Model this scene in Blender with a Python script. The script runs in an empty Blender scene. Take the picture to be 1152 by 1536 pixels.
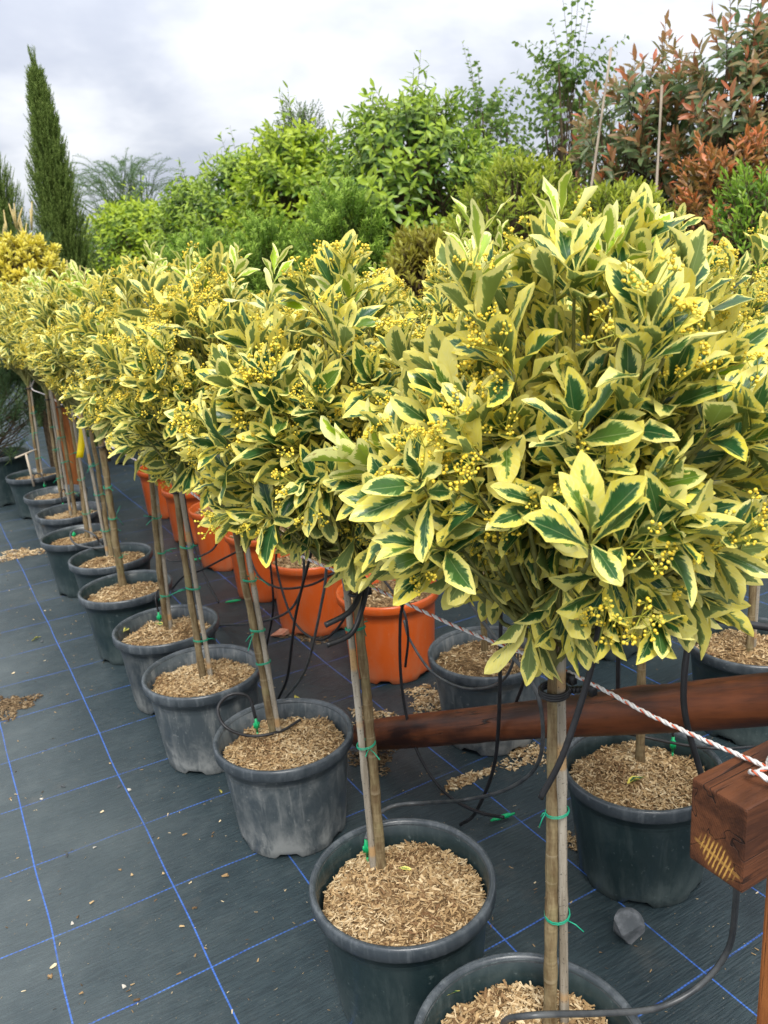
import bpy, math, random
import numpy as np

# ------------------------------------------------------------------ camera, sky, sun, exposure
SC = bpy.context.scene
COL = SC.collection
FPX, EYE = 1237.87, 1.5                       # focal length in photo pixels, eye height in metres
RT = np.array([0.86508773, -0.49679883, -0.069384])
UP = np.array([0.19674147, 0.20879928, 0.95796433])
FW = np.array([0.46142823, 0.8423739, -0.27837063])
CAM = np.array([0., 0., EYE])
cam_d = bpy.data.cameras.new('camera'); cam = bpy.data.objects.new('camera', cam_d); COL.objects.link(cam)
from mathutils import Matrix, Vector
m = Matrix.Identity(4)
for i, ax in enumerate((RT, UP, -FW)):
    for k in range(3): m[k][i] = float(ax[k])
m[0][3], m[1][3], m[2][3] = CAM
cam.matrix_world = m
cam_d.sensor_fit = 'VERTICAL'; cam_d.sensor_height = 36.0
cam_d.lens = 36.0 * FPX / 1536.0
cam_d.clip_start = 0.02; cam_d.clip_end = 2000
cam_d.dof.use_dof = True; cam_d.dof.focus_distance = 1.35; cam_d.dof.aperture_fstop = 10.0
SC.camera = cam
SC.view_settings.view_transform = 'Standard'; SC.view_settings.look = 'None'
SC.view_settings.gamma = 1.0; SC.view_settings.use_curve_mapping = False
SC.view_settings.exposure = 1.2
SC.cycles.max_bounces = 8; SC.cycles.diffuse_bounces = 4; SC.cycles.transparent_max_bounces = 4
SC.cycles.use_denoising = True

SUN_EL, SUN_AZ = math.radians(52), math.radians(205)     # azimuth from +Y, clockwise

class NT:
    """tiny node-tree builder"""
    def __init__(s, tree): s.t = tree; s.n = tree.nodes; s.l = tree.links
    def node(s, typ, **kw):
        n = s.n.new(typ)
        for k, v in kw.items(): setattr(n, k, v)
        return n
    def put(s, sock, v):
        if hasattr(v, 'is_linked') or isinstance(v, bpy.types.NodeSocket): s.l.new(v, sock)
        else: sock.default_value = v
    def math(s, op, a, b=0.0, c=0.0, clamp=False):
        n = s.node('ShaderNodeMath', operation=op, use_clamp=clamp)
        for i, v in enumerate((a, b, c)): s.put(n.inputs[i], v)
        return n.outputs[0]
    def add(s, a, b): return s.math('ADD', a, b)
    def sub(s, a, b): return s.math('SUBTRACT', a, b)
    def mul(s, a, b): return s.math('MULTIPLY', a, b)
    def step(s, x, lo, hi):
        n = s.node('ShaderNodeMapRange', interpolation_type='SMOOTHSTEP')
        s.put(n.inputs[0], x); s.put(n.inputs[1], lo); s.put(n.inputs[2], hi)
        return n.outputs[0]
    def rng(s, x, a, b, c, d):
        n = s.node('ShaderNodeMapRange')
        for i, v in enumerate((x, a, b, c, d)): s.put(n.inputs[i], v)
        return n.outputs[0]
    def mix(s, f, a, b, mode='MIX'):
        n = s.node('ShaderNodeMix', data_type='RGBA', blend_type=mode)
        s.put(n.inputs[0], f)
        for i, v in ((6, a), (7, b)): s.put(n.inputs[i], (*v, 1.0) if isinstance(v, tuple) and len(v) == 3 else v)
        return n.outputs[2]
    def noise(s, vec, scale, detail=2.0, rough=0.5, dist=0.0):
        n = s.node('ShaderNodeTexNoise')
        if vec is not None: s.put(n.inputs['Vector'], vec)
        n.inputs['Scale'].default_value = scale; n.inputs['Detail'].default_value = detail
        n.inputs['Roughness'].default_value = rough; n.inputs['Distortion'].default_value = dist
        return n.outputs[0]
    def xyz(s, x, y, z):
        n = s.node('ShaderNodeCombineXYZ')
        for i, v in enumerate((x, y, z)): s.put(n.inputs[i], v)
        return n.outputs[0]
    def sep(s, v):
        n = s.node('ShaderNodeSeparateXYZ'); s.put(n.inputs[0], v); return n.outputs
    def attr(s, name):
        return s.node('ShaderNodeAttribute', attribute_name=name).outputs['Fac']
    def scalev(s, vec, sc):
        n = s.node('ShaderNodeMapping'); s.put(n.inputs[0], vec); n.inputs['Scale'].default_value = sc
        return n.outputs[0]
    def obj(s): return s.node('ShaderNodeTexCoord').outputs['Object']
    def geo(s): return s.node('ShaderNodeNewGeometry')
    def rand(s): return s.node('ShaderNodeObjectInfo').outputs['Random']
    def bump(s, h, strength, dist):
        n = s.node('ShaderNodeBump'); s.put(n.inputs['Height'], h)
        n.inputs['Strength'].default_value = strength; n.inputs['Distance'].default_value = dist
        return n.outputs[0]

def world():
    w = bpy.data.worlds.new('World'); SC.world = w; w.use_nodes = True
    t = NT(w.node_tree); t.n.clear()
    sky = t.node('ShaderNodeTexSky', sky_type='NISHITA', sun_disc=False)
    sky.sun_elevation = SUN_EL; sky.sun_rotation = SUN_AZ; sky.air_density = 1.0; sky.dust_density = 3.0
    skyc = t.mix(1.0, sky.outputs[0], (0.1, 0.1, 0.1), 'MULTIPLY')
    d = t.node('ShaderNodeTexCoord').outputs['Generated']
    x, y, z = t.sep(d)
    zc = t.math('MAXIMUM', z, 0.0)
    den = t.add(zc, 0.30)
    p = t.xyz(t.math('DIVIDE', x, den), t.math('DIVIDE', y, den), 0.3)
    big = t.noise(p, 1.25, 6.0, 0.52, 0.25)
    fine = t.noise(p, 3.6, 4.0, 0.5, 0.2)
    n = t.add(t.mul(big, 0.75), t.mul(fine, 0.25))
    f = t.step(n, 0.38, 0.60)
    cloud = t.mix(f, (0.55, 0.585, 0.68), (0.93, 0.945, 0.98))
    # overcast luminance: a covered sky is brighter overhead than at the horizon
    lum = t.add(t.mul(zc, 0.86), 0.365)
    cloud = t.mix(1.0, cloud, t.xyz(lum, lum, lum), 'MULTIPLY')
    c = t.mix(0.93, skyc, cloud)
    bg = t.node('ShaderNodeBackground'); t.put(bg.inputs[0], c); bg.inputs[1].default_value = 1.0
    out = t.node('ShaderNodeOutputWorld'); t.l.new(bg.outputs[0], out.inputs[0])
world()

sl = bpy.data.lights.new('sun', 'SUN'); sun = bpy.data.objects.new('sun', sl); COL.objects.link(sun)
sl.energy = 1.5; sl.angle = math.radians(22); sl.color = (1.0, 0.965, 0.91)
sd = Vector((math.sin(SUN_AZ) * math.cos(SUN_EL), math.cos(SUN_AZ) * math.cos(SUN_EL), math.sin(SUN_EL)))
sun.rotation_euler = sd.to_track_quat('Z', 'Y').to_euler()

# ------------------------------------------------------------------ photo pixel helpers (a pixel is only a direction)
def ray(px): return (px[0] - 576) / FPX * RT + (768 - px[1]) / FPX * UP + FW
def at_z(px, z=0.0): d = ray(px); return CAM + d * ((z - EYE) / d[2])
def at_x(px, x): d = ray(px); return CAM + d * (x / d[0])
def at_y(px, y): d = ray(px); return CAM + d * (y / d[1])
def at_d(px, zc): return CAM + ray(px) * zc

# ------------------------------------------------------------------ mesh helpers
def fast_mesh(name, V, F, mat=None, uv=None, attrs=None, smooth=True, mats=None, midx=None):
    """V (n,3); F (m,k) index array (all k-gons)"""
    me = bpy.data.meshes.new(name)
    V = np.ascontiguousarray(V, dtype=np.float32); F = np.ascontiguousarray(F, dtype=np.int32)
    mF, k = F.shape
    me.vertices.add(len(V)); me.vertices.foreach_set('co', V.ravel())
    me.loops.add(mF * k); me.loops.foreach_set('vertex_index', F.ravel())
    me.polygons.add(mF)
    me.polygons.foreach_set('loop_start', np.arange(0, mF * k, k, dtype=np.int32))
    me.polygons.foreach_set('use_smooth', np.full(mF, smooth, dtype=bool))
    if uv is not None:
        l = me.uv_layers.new(name='UVMap'); l.data.foreach_set('uv', np.ascontiguousarray(np.asarray(uv, np.float32)[F.ravel()]).ravel())
    for an, av in (attrs or {}).items():
        a = me.attributes.new(an, 'FLOAT', 'POINT'); a.data.foreach_set('value', np.ascontiguousarray(av, dtype=np.float32))
    if mats:
        for mm in mats: me.materials.append(mm)
        me.polygons.foreach_set('material_index', np.ascontiguousarray(midx, dtype=np.int32))
    elif mat: me.materials.append(mat)
    me.update(calc_edges=True)
    return me

def link(name, me, parent=None, loc=None, label=None, cat=None, group=None, kind=None):
    o = bpy.data.objects.new(name, me); COL.objects.link(o)
    if parent is not None: o.parent = parent
    if loc is not None: o.location = [float(v) for v in loc]
    if label: o['label'] = label
    if cat: o['category'] = cat
    if group: o['group'] = group
    if kind: o['kind'] = kind
    return o

class MB:
    """collects quads from several shapes into one mesh"""
    def __init__(s): s.V = []; s.F = []; s.A = []; s.n = 0
    def put(s, V, F, a=0.0):
        s.V.append(np.asarray(V, float)); s.F.append(np.asarray(F, int) + s.n); s.n += len(V)
        s.A.append(np.full(len(V), a)); return s
    def mesh(s, name, mat, smooth=True):
        return fast_mesh(name, np.vstack(s.V), np.vstack(s.F), mat, attrs={'lr': np.concatenate(s.A)}, smooth=smooth)

def nrm(v): v = np.asarray(v, float); return v / np.maximum(np.linalg.norm(v, axis=-1, keepdims=True), 1e-9)

def tube(pts, r, sides=6, caps=True):
    """tapered tube through a polyline; end rings shrink shut"""
    P = np.asarray(pts, float); n = len(P); r = np.full(n, r) if np.isscalar(r) else np.asarray(r, float)
    if caps:
        P = np.vstack([P[:1], P, P[-1:]]); r = np.concatenate([[r[0] * .02], r, [r[-1] * .02]]); n += 2
    T = nrm(np.gradient(P, axis=0)); T[np.linalg.norm(T, axis=1) < .5] = T[1]
    if caps: T[0] = T[1]; T[-1] = T[-2]
    ref = np.array([0, 0, 1.]) if abs(T[1][2]) < .9 else np.array([1., 0, 0])
    u = nrm(np.cross(T[0], ref)); V = []
    for i in range(n):
        u = nrm(u - T[i] * (u @ T[i])); w = np.cross(T[i], u)
        a = np.arange(sides) * 2 * math.pi / sides
        V.append(P[i] + r[i] * (np.cos(a)[:, None] * u + np.sin(a)[:, None] * w))
    V = np.vstack(V); F = []
    for i in range(n - 1):
        for k in range(sides):
            k2 = (k + 1) % sides
            F.append((i * sides + k, i * sides + k2, (i + 1) * sides + k2, (i + 1) * sides + k))
    return V, np.array(F)

def tubes(P, R, sides=4):
    """batch: P (N,K,3), R (N,K)"""
    N, K, _ = P.shape
    T = nrm(P[:, -1] - P[:, 0]); ref = np.where(np.abs(T[:, 2:3]) < .9, np.array([[0, 0, 1.]]), np.array([[1., 0, 0]]))
    u = nrm(np.cross(T, ref)); w = np.cross(T, u)
    a = np.arange(sides) * 2 * math.pi / sides
    ring = np.cos(a)[None, :, None] * u[:, None] + np.sin(a)[None, :, None] * w[:, None]
    V = (P[:, :, None, :] + R[:, :, None, None] * ring[:, None]).reshape(-1, 3)
    i, k = np.meshgrid(np.arange(K - 1), np.arange(sides), indexing='ij'); i = i.ravel(); k = k.ravel(); k2 = (k + 1) % sides
    f = np.stack([i * sides + k, i * sides + k2, (i + 1) * sides + k2, (i + 1) * sides + k], 1)
    F = (f[None] + (np.arange(N) * K * sides)[:, None, None]).reshape(-1, 4)
    return V, F

def spline(pts, n=8):
    P = np.asarray(pts, float); Q = np.vstack([2 * P[0] - P[1], P, 2 * P[-1] - P[-2]]); out = []
    for i in range(1, len(Q) - 2):
        for t in np.linspace(0, 1, n, endpoint=False):
            a, b, c, d = Q[i - 1:i + 3]
            out.append(.5 * (2 * b + (c - a) * t + (2 * a - 5 * b + 4 * c - d) * t * t + (3 * b - a - 3 * c + d) * t ** 3))
    out.append(P[-1]); return np.array(out)

def lathe(prof, sides=48, close=False):
    prof = np.asarray(prof, float); n = len(prof); a = np.arange(sides) * 2 * math.pi / sides
    V = np.stack([prof[:, 0:1] * np.cos(a), prof[:, 0:1] * np.sin(a), np.repeat(prof[:, 1:2], sides, 1)], 2).reshape(-1, 3)
    F = [(i * sides + k, i * sides + (k + 1) % sides, (i + 1) * sides + (k + 1) % sides, (i + 1) * sides + k) for i in range(n - 1) for k in range(sides)]
    return V, np.array(F)

BOXV = np.array([(x, y, z) for z in (-.5, .5) for y in (-.5, .5) for x in (-.5, .5)])
BOXF = np.array([(0, 2, 3, 1), (4, 5, 7, 6), (0, 1, 5, 4), (2, 6, 7, 3), (0, 4, 6, 2), (1, 3, 7, 5)])

def ico(sub=1):
    import bmesh
    bm = bmesh.new(); bmesh.ops.create_icosphere(bm, subdivisions=sub, radius=1.0)
    V = np.array([v.co[:] for v in bm.verts]); F = np.array([[v.index for v in f.verts] for f in bm.faces]); bm.free()
    return V, F
def q4(F): return np.hstack([F, F[:, -1:]]) if F.shape[1] == 3 else F     # unused for render meshes
ICO1 = ico(1)

def sphere(r, c, seg=6, ring=4):
    a = np.linspace(0, math.pi, ring + 1); prof = np.stack([np.maximum(np.sin(a), .02), -np.cos(a)], 1)
    V, F = lathe(prof, seg); return V * r + np.asarray(c), F

def rotz(a): c, s = math.cos(a), math.sin(a); return np.array([[c, -s, 0], [s, c, 0], [0, 0, 1]])

# ------------------------------------------------------------------ materials
def mat(name):
    m = bpy.data.materials.new(name); m.use_nodes = True; t = NT(m.node_tree); t.n.clear()
    b = t.node('ShaderNodeBsdfPrincipled'); o = t.node('ShaderNodeOutputMaterial'); t.l.new(b.outputs[0], o.inputs[0])
    t.b = b; t.o = o
    return m, t
def setp(t, **kw):
    for k, v in kw.items():
        s = t.b.inputs[{'col': 'Base Color', 'rough': 'Roughness', 'spec': 'Specular IOR Level', 'nor': 'Normal', 'metal': 'Metallic', 'coat': 'Coat Weight'}[k]]
        t.put(s, (*v, 1.0) if isinstance(v, tuple) and len(v) == 3 else v)
def translucent(t, col, f):
    tr = t.node('ShaderNodeBsdfTranslucent'); t.put(tr.inputs[0], col)
    mx = t.node('ShaderNodeMixShader'); mx.inputs[0].default_value = f
    t.l.new(t.b.outputs[0], mx.inputs[1]); t.l.new(tr.outputs[0], mx.inputs[2]); t.l.new(mx.outputs[0], t.o.inputs[0])

def mat_variegated():
    m, t = mat('variegated_leaf')
    uv = t.node('ShaderNodeUVMap', uv_map='UVMap').outputs[0]
    u, v, _ = t.sep(uv); lr = t.attr('lr'); yg = t.attr('yg')
    su = t.sub(t.mul(u, 2.0), 1.0); au = t.math('ABSOLUTE', su); side = t.math('SIGN', su)
    s = t.sub(v, t.mul(au, 0.26))
    seed = t.mul(lr, 173.0)
    jag = t.noise(t.xyz(t.mul(s, 11.0), t.add(t.mul(side, 7.0), seed), t.mul(au, 0.9)), 1.0, 2.5, 0.62)
    blot = t.noise(t.xyz(t.mul(s, 3.0), t.add(t.mul(side, 3.1), seed), 4.0), 1.0, 1.0)
    q = t.math('POWER', t.math('ABSOLUTE', t.math('DIVIDE', t.sub(v, 0.40), 0.53)), 4.0)
    gw = t.mul(t.sub(1.0, q), t.add(0.34, t.mul(t.math('FRACT', t.mul(lr, 7.3)), 0.52)))
    edge = t.add(t.sub(gw, au), t.add(t.mul(t.sub(jag, 0.5), 0.95), t.mul(t.sub(blot, 0.5), 0.75)))
    edge = t.sub(edge, t.mul(t.step(lr, 0.10, 0.02), 0.7))           # a few leaves almost wholly yellow
    green = t.step(edge, -0.015, 0.03)
    jag2 = t.noise(t.xyz(t.mul(s, 8.0), t.add(t.mul(side, 5.0), seed), 9.0), 1.0, 2.0, 0.6)
    inner = t.step(t.add(edge, t.mul(t.sub(jag2, 0.5), 0.9)), 0.04, 0.16)
    fine = t.noise(t.xyz(t.mul(s, 26.0), t.mul(au, 3.0), seed), 1.0, 2.0)
    tone = t.math('FRACT', t.mul(lr, 31.7))
    yel = t.mix(tone, (0.88, 0.745, 0.07), (0.91, 0.85, 0.27))
    yel = t.mix(t.mul(t.step(fine, 0.4, 0.75), 0.3), yel, (0.92, 0.89, 0.56))
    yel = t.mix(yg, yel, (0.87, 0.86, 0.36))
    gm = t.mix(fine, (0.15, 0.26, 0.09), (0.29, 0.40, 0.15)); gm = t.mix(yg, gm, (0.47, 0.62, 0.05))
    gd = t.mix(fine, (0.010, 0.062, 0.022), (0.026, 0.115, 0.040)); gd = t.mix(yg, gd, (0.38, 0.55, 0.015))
    rib = t.step(au, 0.05, 0.015)
    gd = t.mix(t.mul(rib, 0.55), gd, (0.32, 0.42, 0.17))
    gcol = t.mix(inner, gm, gd)
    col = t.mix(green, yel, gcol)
    spot = t.noise(t.xyz(t.mul(v, 6.0), t.mul(su, 2.5), seed), 1.0, 3.0, .6)
    hurt = t.mul(t.step(t.math('FRACT', t.mul(lr, 53.0)), 0.72, 0.9), t.step(spot, 0.62, 0.70))
    col = t.mix(t.mul(hurt, 0.7), col, (0.30, 0.16, 0.05))           # browned blotches on a few leaves
    col = t.mix(t.step(v, 0.16, 0.04), col, (0.50, 0.50, 0.10))      # pale stalk
    bf = t.geo().outputs['Backfacing']
    col = t.mix(t.mul(bf, t.mul(green, 0.4)), col, (0.16, 0.25, 0.06))
    col = t.mix(t.mul(bf, 0.10), col, (0.80, 0.70, 0.22))
    vein = t.noise(t.xyz(t.mul(s, 22.0), t.mul(side, 3.0), 0.0), 1.0, 1.0)
    h = t.add(t.mul(vein, 0.5), t.mul(rib, -0.8))
    setp(t, col=col, rough=t.add(0.30, t.mul(bf, 0.3)), spec=0.45, nor=t.bump(h, 0.35, 0.002))
    translucent(t, col, 0.27)
    return m

def mat_leaf(name, old, new, rough=0.4, spec=0.4, trans=0.22, rib=None, tip=None):
    m, t = mat(name)
    lr = t.attr('lr'); rn = t.noise(t.obj(), 9.0, 2.0)
    col = t.mix(t.math('ADD', t.mul(lr, 0.85), t.mul(t.sub(rn, 0.5), 0.5), clamp=True), old, new)
    uv = t.node('ShaderNodeUVMap', uv_map='UVMap').outputs[0]; u, v, _ = t.sep(uv)
    au = t.math('ABSOLUTE', t.sub(t.mul(u, 2.0), 1.0))
    if tip: col = t.mix(t.mul(t.step(v, 0.5, 1.0), 0.6), col, tip)
    if rib: col = t.mix(t.mul(t.step(au, 0.14, 0.04), 0.5), col, rib)
    bf = t.geo().outputs['Backfacing']
    col = t.mix(t.mul(bf, 0.35), col, tuple(min(1, c * 1.6 + 0.03) for c in old))
    setp(t, col=col, rough=rough, spec=spec); translucent(t, col, trans)
    return m

def mat_plain(name, col, rough=0.5, spec=0.4, var=None, scale=30.0, bump=0.0, coat=0.0, stretch=(1, 1, 1)):
    m, t = mat(name)
    vec = t.scalev(t.obj(), stretch); n = t.noise(vec, scale, 5.0, 0.6)
    c = t.mix(t.step(n, 0.35, 0.65), col, var) if var else col
    setp(t, col=c, rough=rough, spec=spec, coat=coat)
    if bump: setp(t, nor=t.bump(n, 1.0, bump))
    return m

def mat_chip(name, a, b, c):
    m, t = mat(name); lr = t.attr('lr')
    r = t.node('ShaderNodeValToRGB'); t.put(r.inputs[0], lr); e = r.color_ramp.elements
    e[0].color = (*a, 1); e[1].color = (*c, 1); x = e.new(0.45); x.color = (*b, 1)
    n = t.noise(t.scalev(t.obj(), (1, 1, 1)), 160.0, 2.0)
    setp(t, col=t.mix(t.mul(t.step(n, .4, .7), .35), r.outputs[0], a), rough=0.8, spec=0.2)
    return m

def mat_pot(name, base, dust, streak, low):
    """plastic with scuffs, dried splash marks and a dusty foot"""
    m, t = mat(name)
    o = t.obj(); x, y, z = t.sep(o); rn = t.rand()
    ox = t.xyz(t.add(x, t.mul(rn, 40.0)), t.add(y, t.mul(rn, 17.0)), z)
    n1 = t.noise(t.scalev(ox, (1, 1, .55)), 15.0, 8.0, 0.7, .3); n2 = t.noise(t.scalev(ox, (55, 55, 3.0)), 1.0, 4.0, 0.65); n3 = t.noise(ox, 70.0, 3.0)
    d = t.mul(t.step(n1, 0.42, 0.68), streak); d = t.add(d, t.mul(t.step(n2, 0.53, 0.66), streak * 0.7))
    d = t.add(d, t.mul(t.mul(t.step(z, 0.13, 0.0), t.step(n1, 0.3, 0.6)), low))
    d = t.math('MINIMUM', d, 0.85)
    spots = t.mul(t.step(n3, 0.66, 0.72), 0.35)
    col = t.mix(d, base, dust); col = t.mix(spots, col, tuple(min(1, c * 1.15) for c in dust))
    setp(t, col=col, rough=t.add(0.28, t.mul(d, 0.45)), spec=0.5, nor=t.bump(t.add(n3, n2), 0.35, 0.0008))
    return m

def mat_wood(name, dark, light, axis_scale, scale=1.0, rough=0.42, spec=0.4, crack=0.0, pale=None):
    m, t = mat(name)
    v = t.scalev(t.obj(), axis_scale)
    g = t.noise(v, 9.0 * scale, 7.0, 0.65, 0.6); b = t.noise(t.obj(), 5.0, 4.0, 0.6)
    c = t.mix(t.step(t.add(t.mul(g, .6), t.mul(b, .4)), 0.38, 0.62), dark, light)
    fine = t.noise(v, 40.0 * scale, 3.0, 0.7)
    c = t.mix(t.mul(t.step(fine, 0.5, 0.75), 0.4), c, tuple(k * 0.45 for k in dark))
    cr = t.noise(t.scalev(t.obj(), tuple(k * (6 if k > .5 else 1.6) for k in axis_scale)), 3.0, 3.0, .5, .4)
    crack = t.mul(t.step(t.math('ABSOLUTE', t.sub(cr, .52)), .010, .003), t.step(b, .46, .56))
    c = t.mix(t.mul(crack, .85), c, (0.006, 0.003, 0.002))
    setp(t, col=c, rough=t.add(rough, t.mul(b, 0.25)), spec=spec, nor=t.bump(t.sub(t.add(g, t.mul(fine, .5)), crack), 0.6, 0.004))
    return m

def mat_bark():
    m, t = mat('trunk_bark')
    o = t.obj(); v = t.scalev(o, (60, 60, 9)); a = t.noise(v, 1.0, 5.0, 0.7); b = t.noise(o, 14.0, 4.0)
    ring = t.noise(t.scalev(o, (6, 6, 95)), 1.0, 2.0)
    c = t.mix(t.step(a, .35, .65), (0.115, 0.075, 0.036), (0.25, 0.195, 0.105))
    c = t.mix(t.mul(t.step(b, .5, .7), .5), c, (0.20, 0.19, 0.085))
    c = t.mix(t.mul(t.step(ring, .60, .72), .45), c, (0.33, 0.27, 0.17))
    setp(t, col=c, rough=.8, spec=.2, nor=t.bump(t.add(a, ring), .7, .003))
    return m
def mat_stake():
    m, t = mat('weathered_cane')
    o = t.obj(); v = t.scalev(o, (70, 70, 5)); a = t.noise(v, 1.0, 5.0, 0.7); b = t.noise(t.scalev(o, (1, 1, 7)), 1.6, 2.0)
    sp = t.noise(o, 210.0, 2.0)
    c = t.mix(t.step(a, .3, .7), (0.20, 0.17, 0.125), (0.40, 0.36, 0.29))
    c = t.mix(t.mul(t.step(b, .56, .64), .7), c, (0.45, 0.26, 0.09))
    c = t.mix(t.mul(t.step(sp, .62, .7), .7), c, (0.07, 0.06, 0.05))
    setp(t, col=c, rough=.75, spec=.25, nor=t.bump(a, .5, .002))
    return m

def mat_mat():
    """woven polypropylene ground cloth with blue marker yarns"""
    m, t = mat('weed_mat')
    o = t.obj(); x, y, z = t.sep(o)
    wob = t.mul(t.sub(t.noise(o, 1.1, 2.0), 0.5), 0.035)
    wob2 = t.mul(t.sub(t.noise(t.scalev(o, (1, 1, 1)), 1.7, 2.0), 0.5), 0.03)
    def line(c, start, step, w, wb):
        k = t.math('FRACT', t.math('DIVIDE', t.sub(t.add(c, wb), start - step / 2), step))
        d = t.mul(t.math('ABSOLUTE', t.sub(k, 0.5)), step)
        return t.step(d, w, w * 0.55)
    la = line(x, 0.025, 0.300, 0.0024, wob)
    lb = line(y, 1.265, 0.309, 0.0026, wob2)
    # stitched yarn: dashes
    sa = t.add(0.72, t.mul(t.step(t.math('SINE', t.mul(y, 900.0)), -0.6, 0.2), 0.28))
    nb = t.noise(t.scalev(o, (14, 2, 1)), 1.0, 3.0, .7)
    sb = t.mul(t.add(0.55, t.mul(t.step(t.math('SINE', t.mul(x, 620.0)), -0.3, 0.4), 0.6)), t.step(nb, 0.22, 0.50))
    wv = t.mul(t.math('SINE', t.mul(x, 2100.0)), t.math('SINE', t.mul(y, 1700.0)))
    st = t.step(t.noise(t.scalev(o, (16, 190, 1)), 1.0, 2.0, .6), .3, .7); st2 = t.noise(t.scalev(o, (190, 14, 1)), 1.0, 2.0, .6)
    big = t.noise(o, 1.3, 6.0, 0.62); mid = t.noise(o, 6.0, 6.0, 0.65); spk = t.noise(o, 130.0, 2.0, .6)
    base = t.mix(st, (0.010, 0.021, 0.026), (0.028, 0.047, 0.053))
    base = t.mix(t.mul(st2, .3), base, (0.030, 0.042, 0.050))
    dl = t.step(t.add(t.mul(x, -0.55), t.mul(big, 1.3)), 0.25, 0.95)          # trodden path left of the row is dustier
    dust = t.math('MINIMUM', t.add(t.mul(dl, 0.38), t.mul(t.step(mid, 0.48, 0.78), 0.16)), 0.6)
    col = t.mix(dust, base, (0.155, 0.18, 0.175))
    col = t.mix(t.mul(t.step(spk, 0.66, 0.74), 0.45), col, (0.22, 0.19, 0.14))
    mud = t.mul(t.step(t.noise(o, 3.1, 7.0, .7),   .58, .72), .35); col = t.mix(mud, col, (0.105, 0.10, 0.085))
    blue = t.mix(st, (0.025, 0.09, 0.40), (0.065, 0.19, 0.60))
    dirt = t.sub(1.0, t.math('MINIMUM', t.add(t.mul(t.step(mid, 0.40, 0.70), 0.6), t.mul(t.step(big, 0.42, 0.66), 0.45)), 0.85))
    col = t.mix(t.mul(t.mul(la, sa), t.math('MINIMUM', t.add(dirt, .25), 0.95)), col, blue)
    col = t.mix(t.mul(t.mul(lb, sb), t.mul(t.add(dirt, .1), .8)), col, blue)
    wet = t.step(t.noise(o, 0.9, 4.0, 0.6), 0.42, 0.62)
    setp(t, col=col, rough=t.sub(0.56, t.mul(wet, 0.20)), spec=0.45, nor=t.bump(t.add(t.add(t.mul(wv, .25), st), t.mul(mid, 1.5)), 0.35, 0.0016))
    return m

M_VAR = mat_variegated()
M_FLOWER = mat_plain('flower_bud', (0.76, 0.52, 0.03), .5, .3, (0.82, 0.66, 0.09), 260.)
M_FSTALK = mat_plain('flower_stalk', (0.40, 0.40, 0.06), .5, .3)
M_TWIG = mat_plain('green_twig', (0.13, 0.14, 0.04), .6, .3, (0.24, 0.23, 0.08), 40., 0.001)
M_STEM = mat_plain('brown_stem', (0.07, 0.05, 0.03), .8, .2, (0.14, 0.10, 0.06), 40., 0.001)
M_GSTEM = mat_plain('green_stem', (0.05, 0.09, 0.02), .7, .2, (0.09, 0.13, 0.03), 40.)
M_BARK = mat_bark(); M_STAKE = mat_stake()
M_POT = [mat_pot('black_plastic', (0.014, 0.028, 0.030), (0.12, 0.15, 0.145), .16, .4),
         mat_pot('dusty_plastic', (0.055, 0.070, 0.078), (0.26, 0.27, 0.26), .42, .8),
         mat_pot('grey_plastic', (0.032, 0.042, 0.048), (0.20, 0.21, 0.20), .36, .7)]
M_ORANGE = mat_pot('terracotta_plastic', (0.62, 0.105, 0.014), (0.52, 0.19, 0.09), .26, .5)
M_RIM = mat_pot('rim_plastic', (0.040, 0.050, 0.058), (0.17, 0.19, 0.20), .4, 0.0)
M_SOIL = mat_plain('soil', (0.10, 0.062, 0.030), .9, .1, (0.26, 0.17, 0.085), 45., 0.006)
M_CHIP = mat_chip('wood_mulch', (0.16, 0.085, 0.038), (0.48, 0.325, 0.155), (0.80, 0.66, 0.42))
M_DIRT = mat_chip('dark_litter', (0.05, 0.032, 0.018), (0.16, 0.10, 0.05), (0.34, 0.25, 0.14))
M_RUBBER = mat_plain('black_rubber', (0.012, 0.012, 0.013), .42, .45, (0.022, 0.022, 0.024), 30.)
M_TUBEG = mat_plain('worn_tube', (0.035, 0.040, 0.044), .38, .5, (0.085, 0.09, 0.09), 18.)
M_GREENP = mat_plain('green_plastic', (0.0, 0.33, 0.10), .4, .45, (0.0, 0.42, 0.15), 30.)
M_TIE = mat_plain('green_tie_wire', (0.01, 0.30, 0.17), .5, .4)
M_ROPEW = mat_plain('rope_white', (0.62, 0.60, 0.58), .8, .2, (0.75, 0.73, 0.70), 300.)
M_ROPER = mat_plain('rope_red', (0.52, 0.10, 0.045), .8, .2, (0.62, 0.17, 0.09), 300.)
M_LOG = mat_wood('varnished_log', (0.030, 0.009, 0.005), (0.20, 0.058, 0.018), (1, 1, .12), 1.6, .34, .5)
M_TIMBER = mat_wood('stained_timber', (0.034, 0.012, 0.006), (0.15, 0.052, 0.020), (.12, 1, 1), 2.2, .55, .3)
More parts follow.
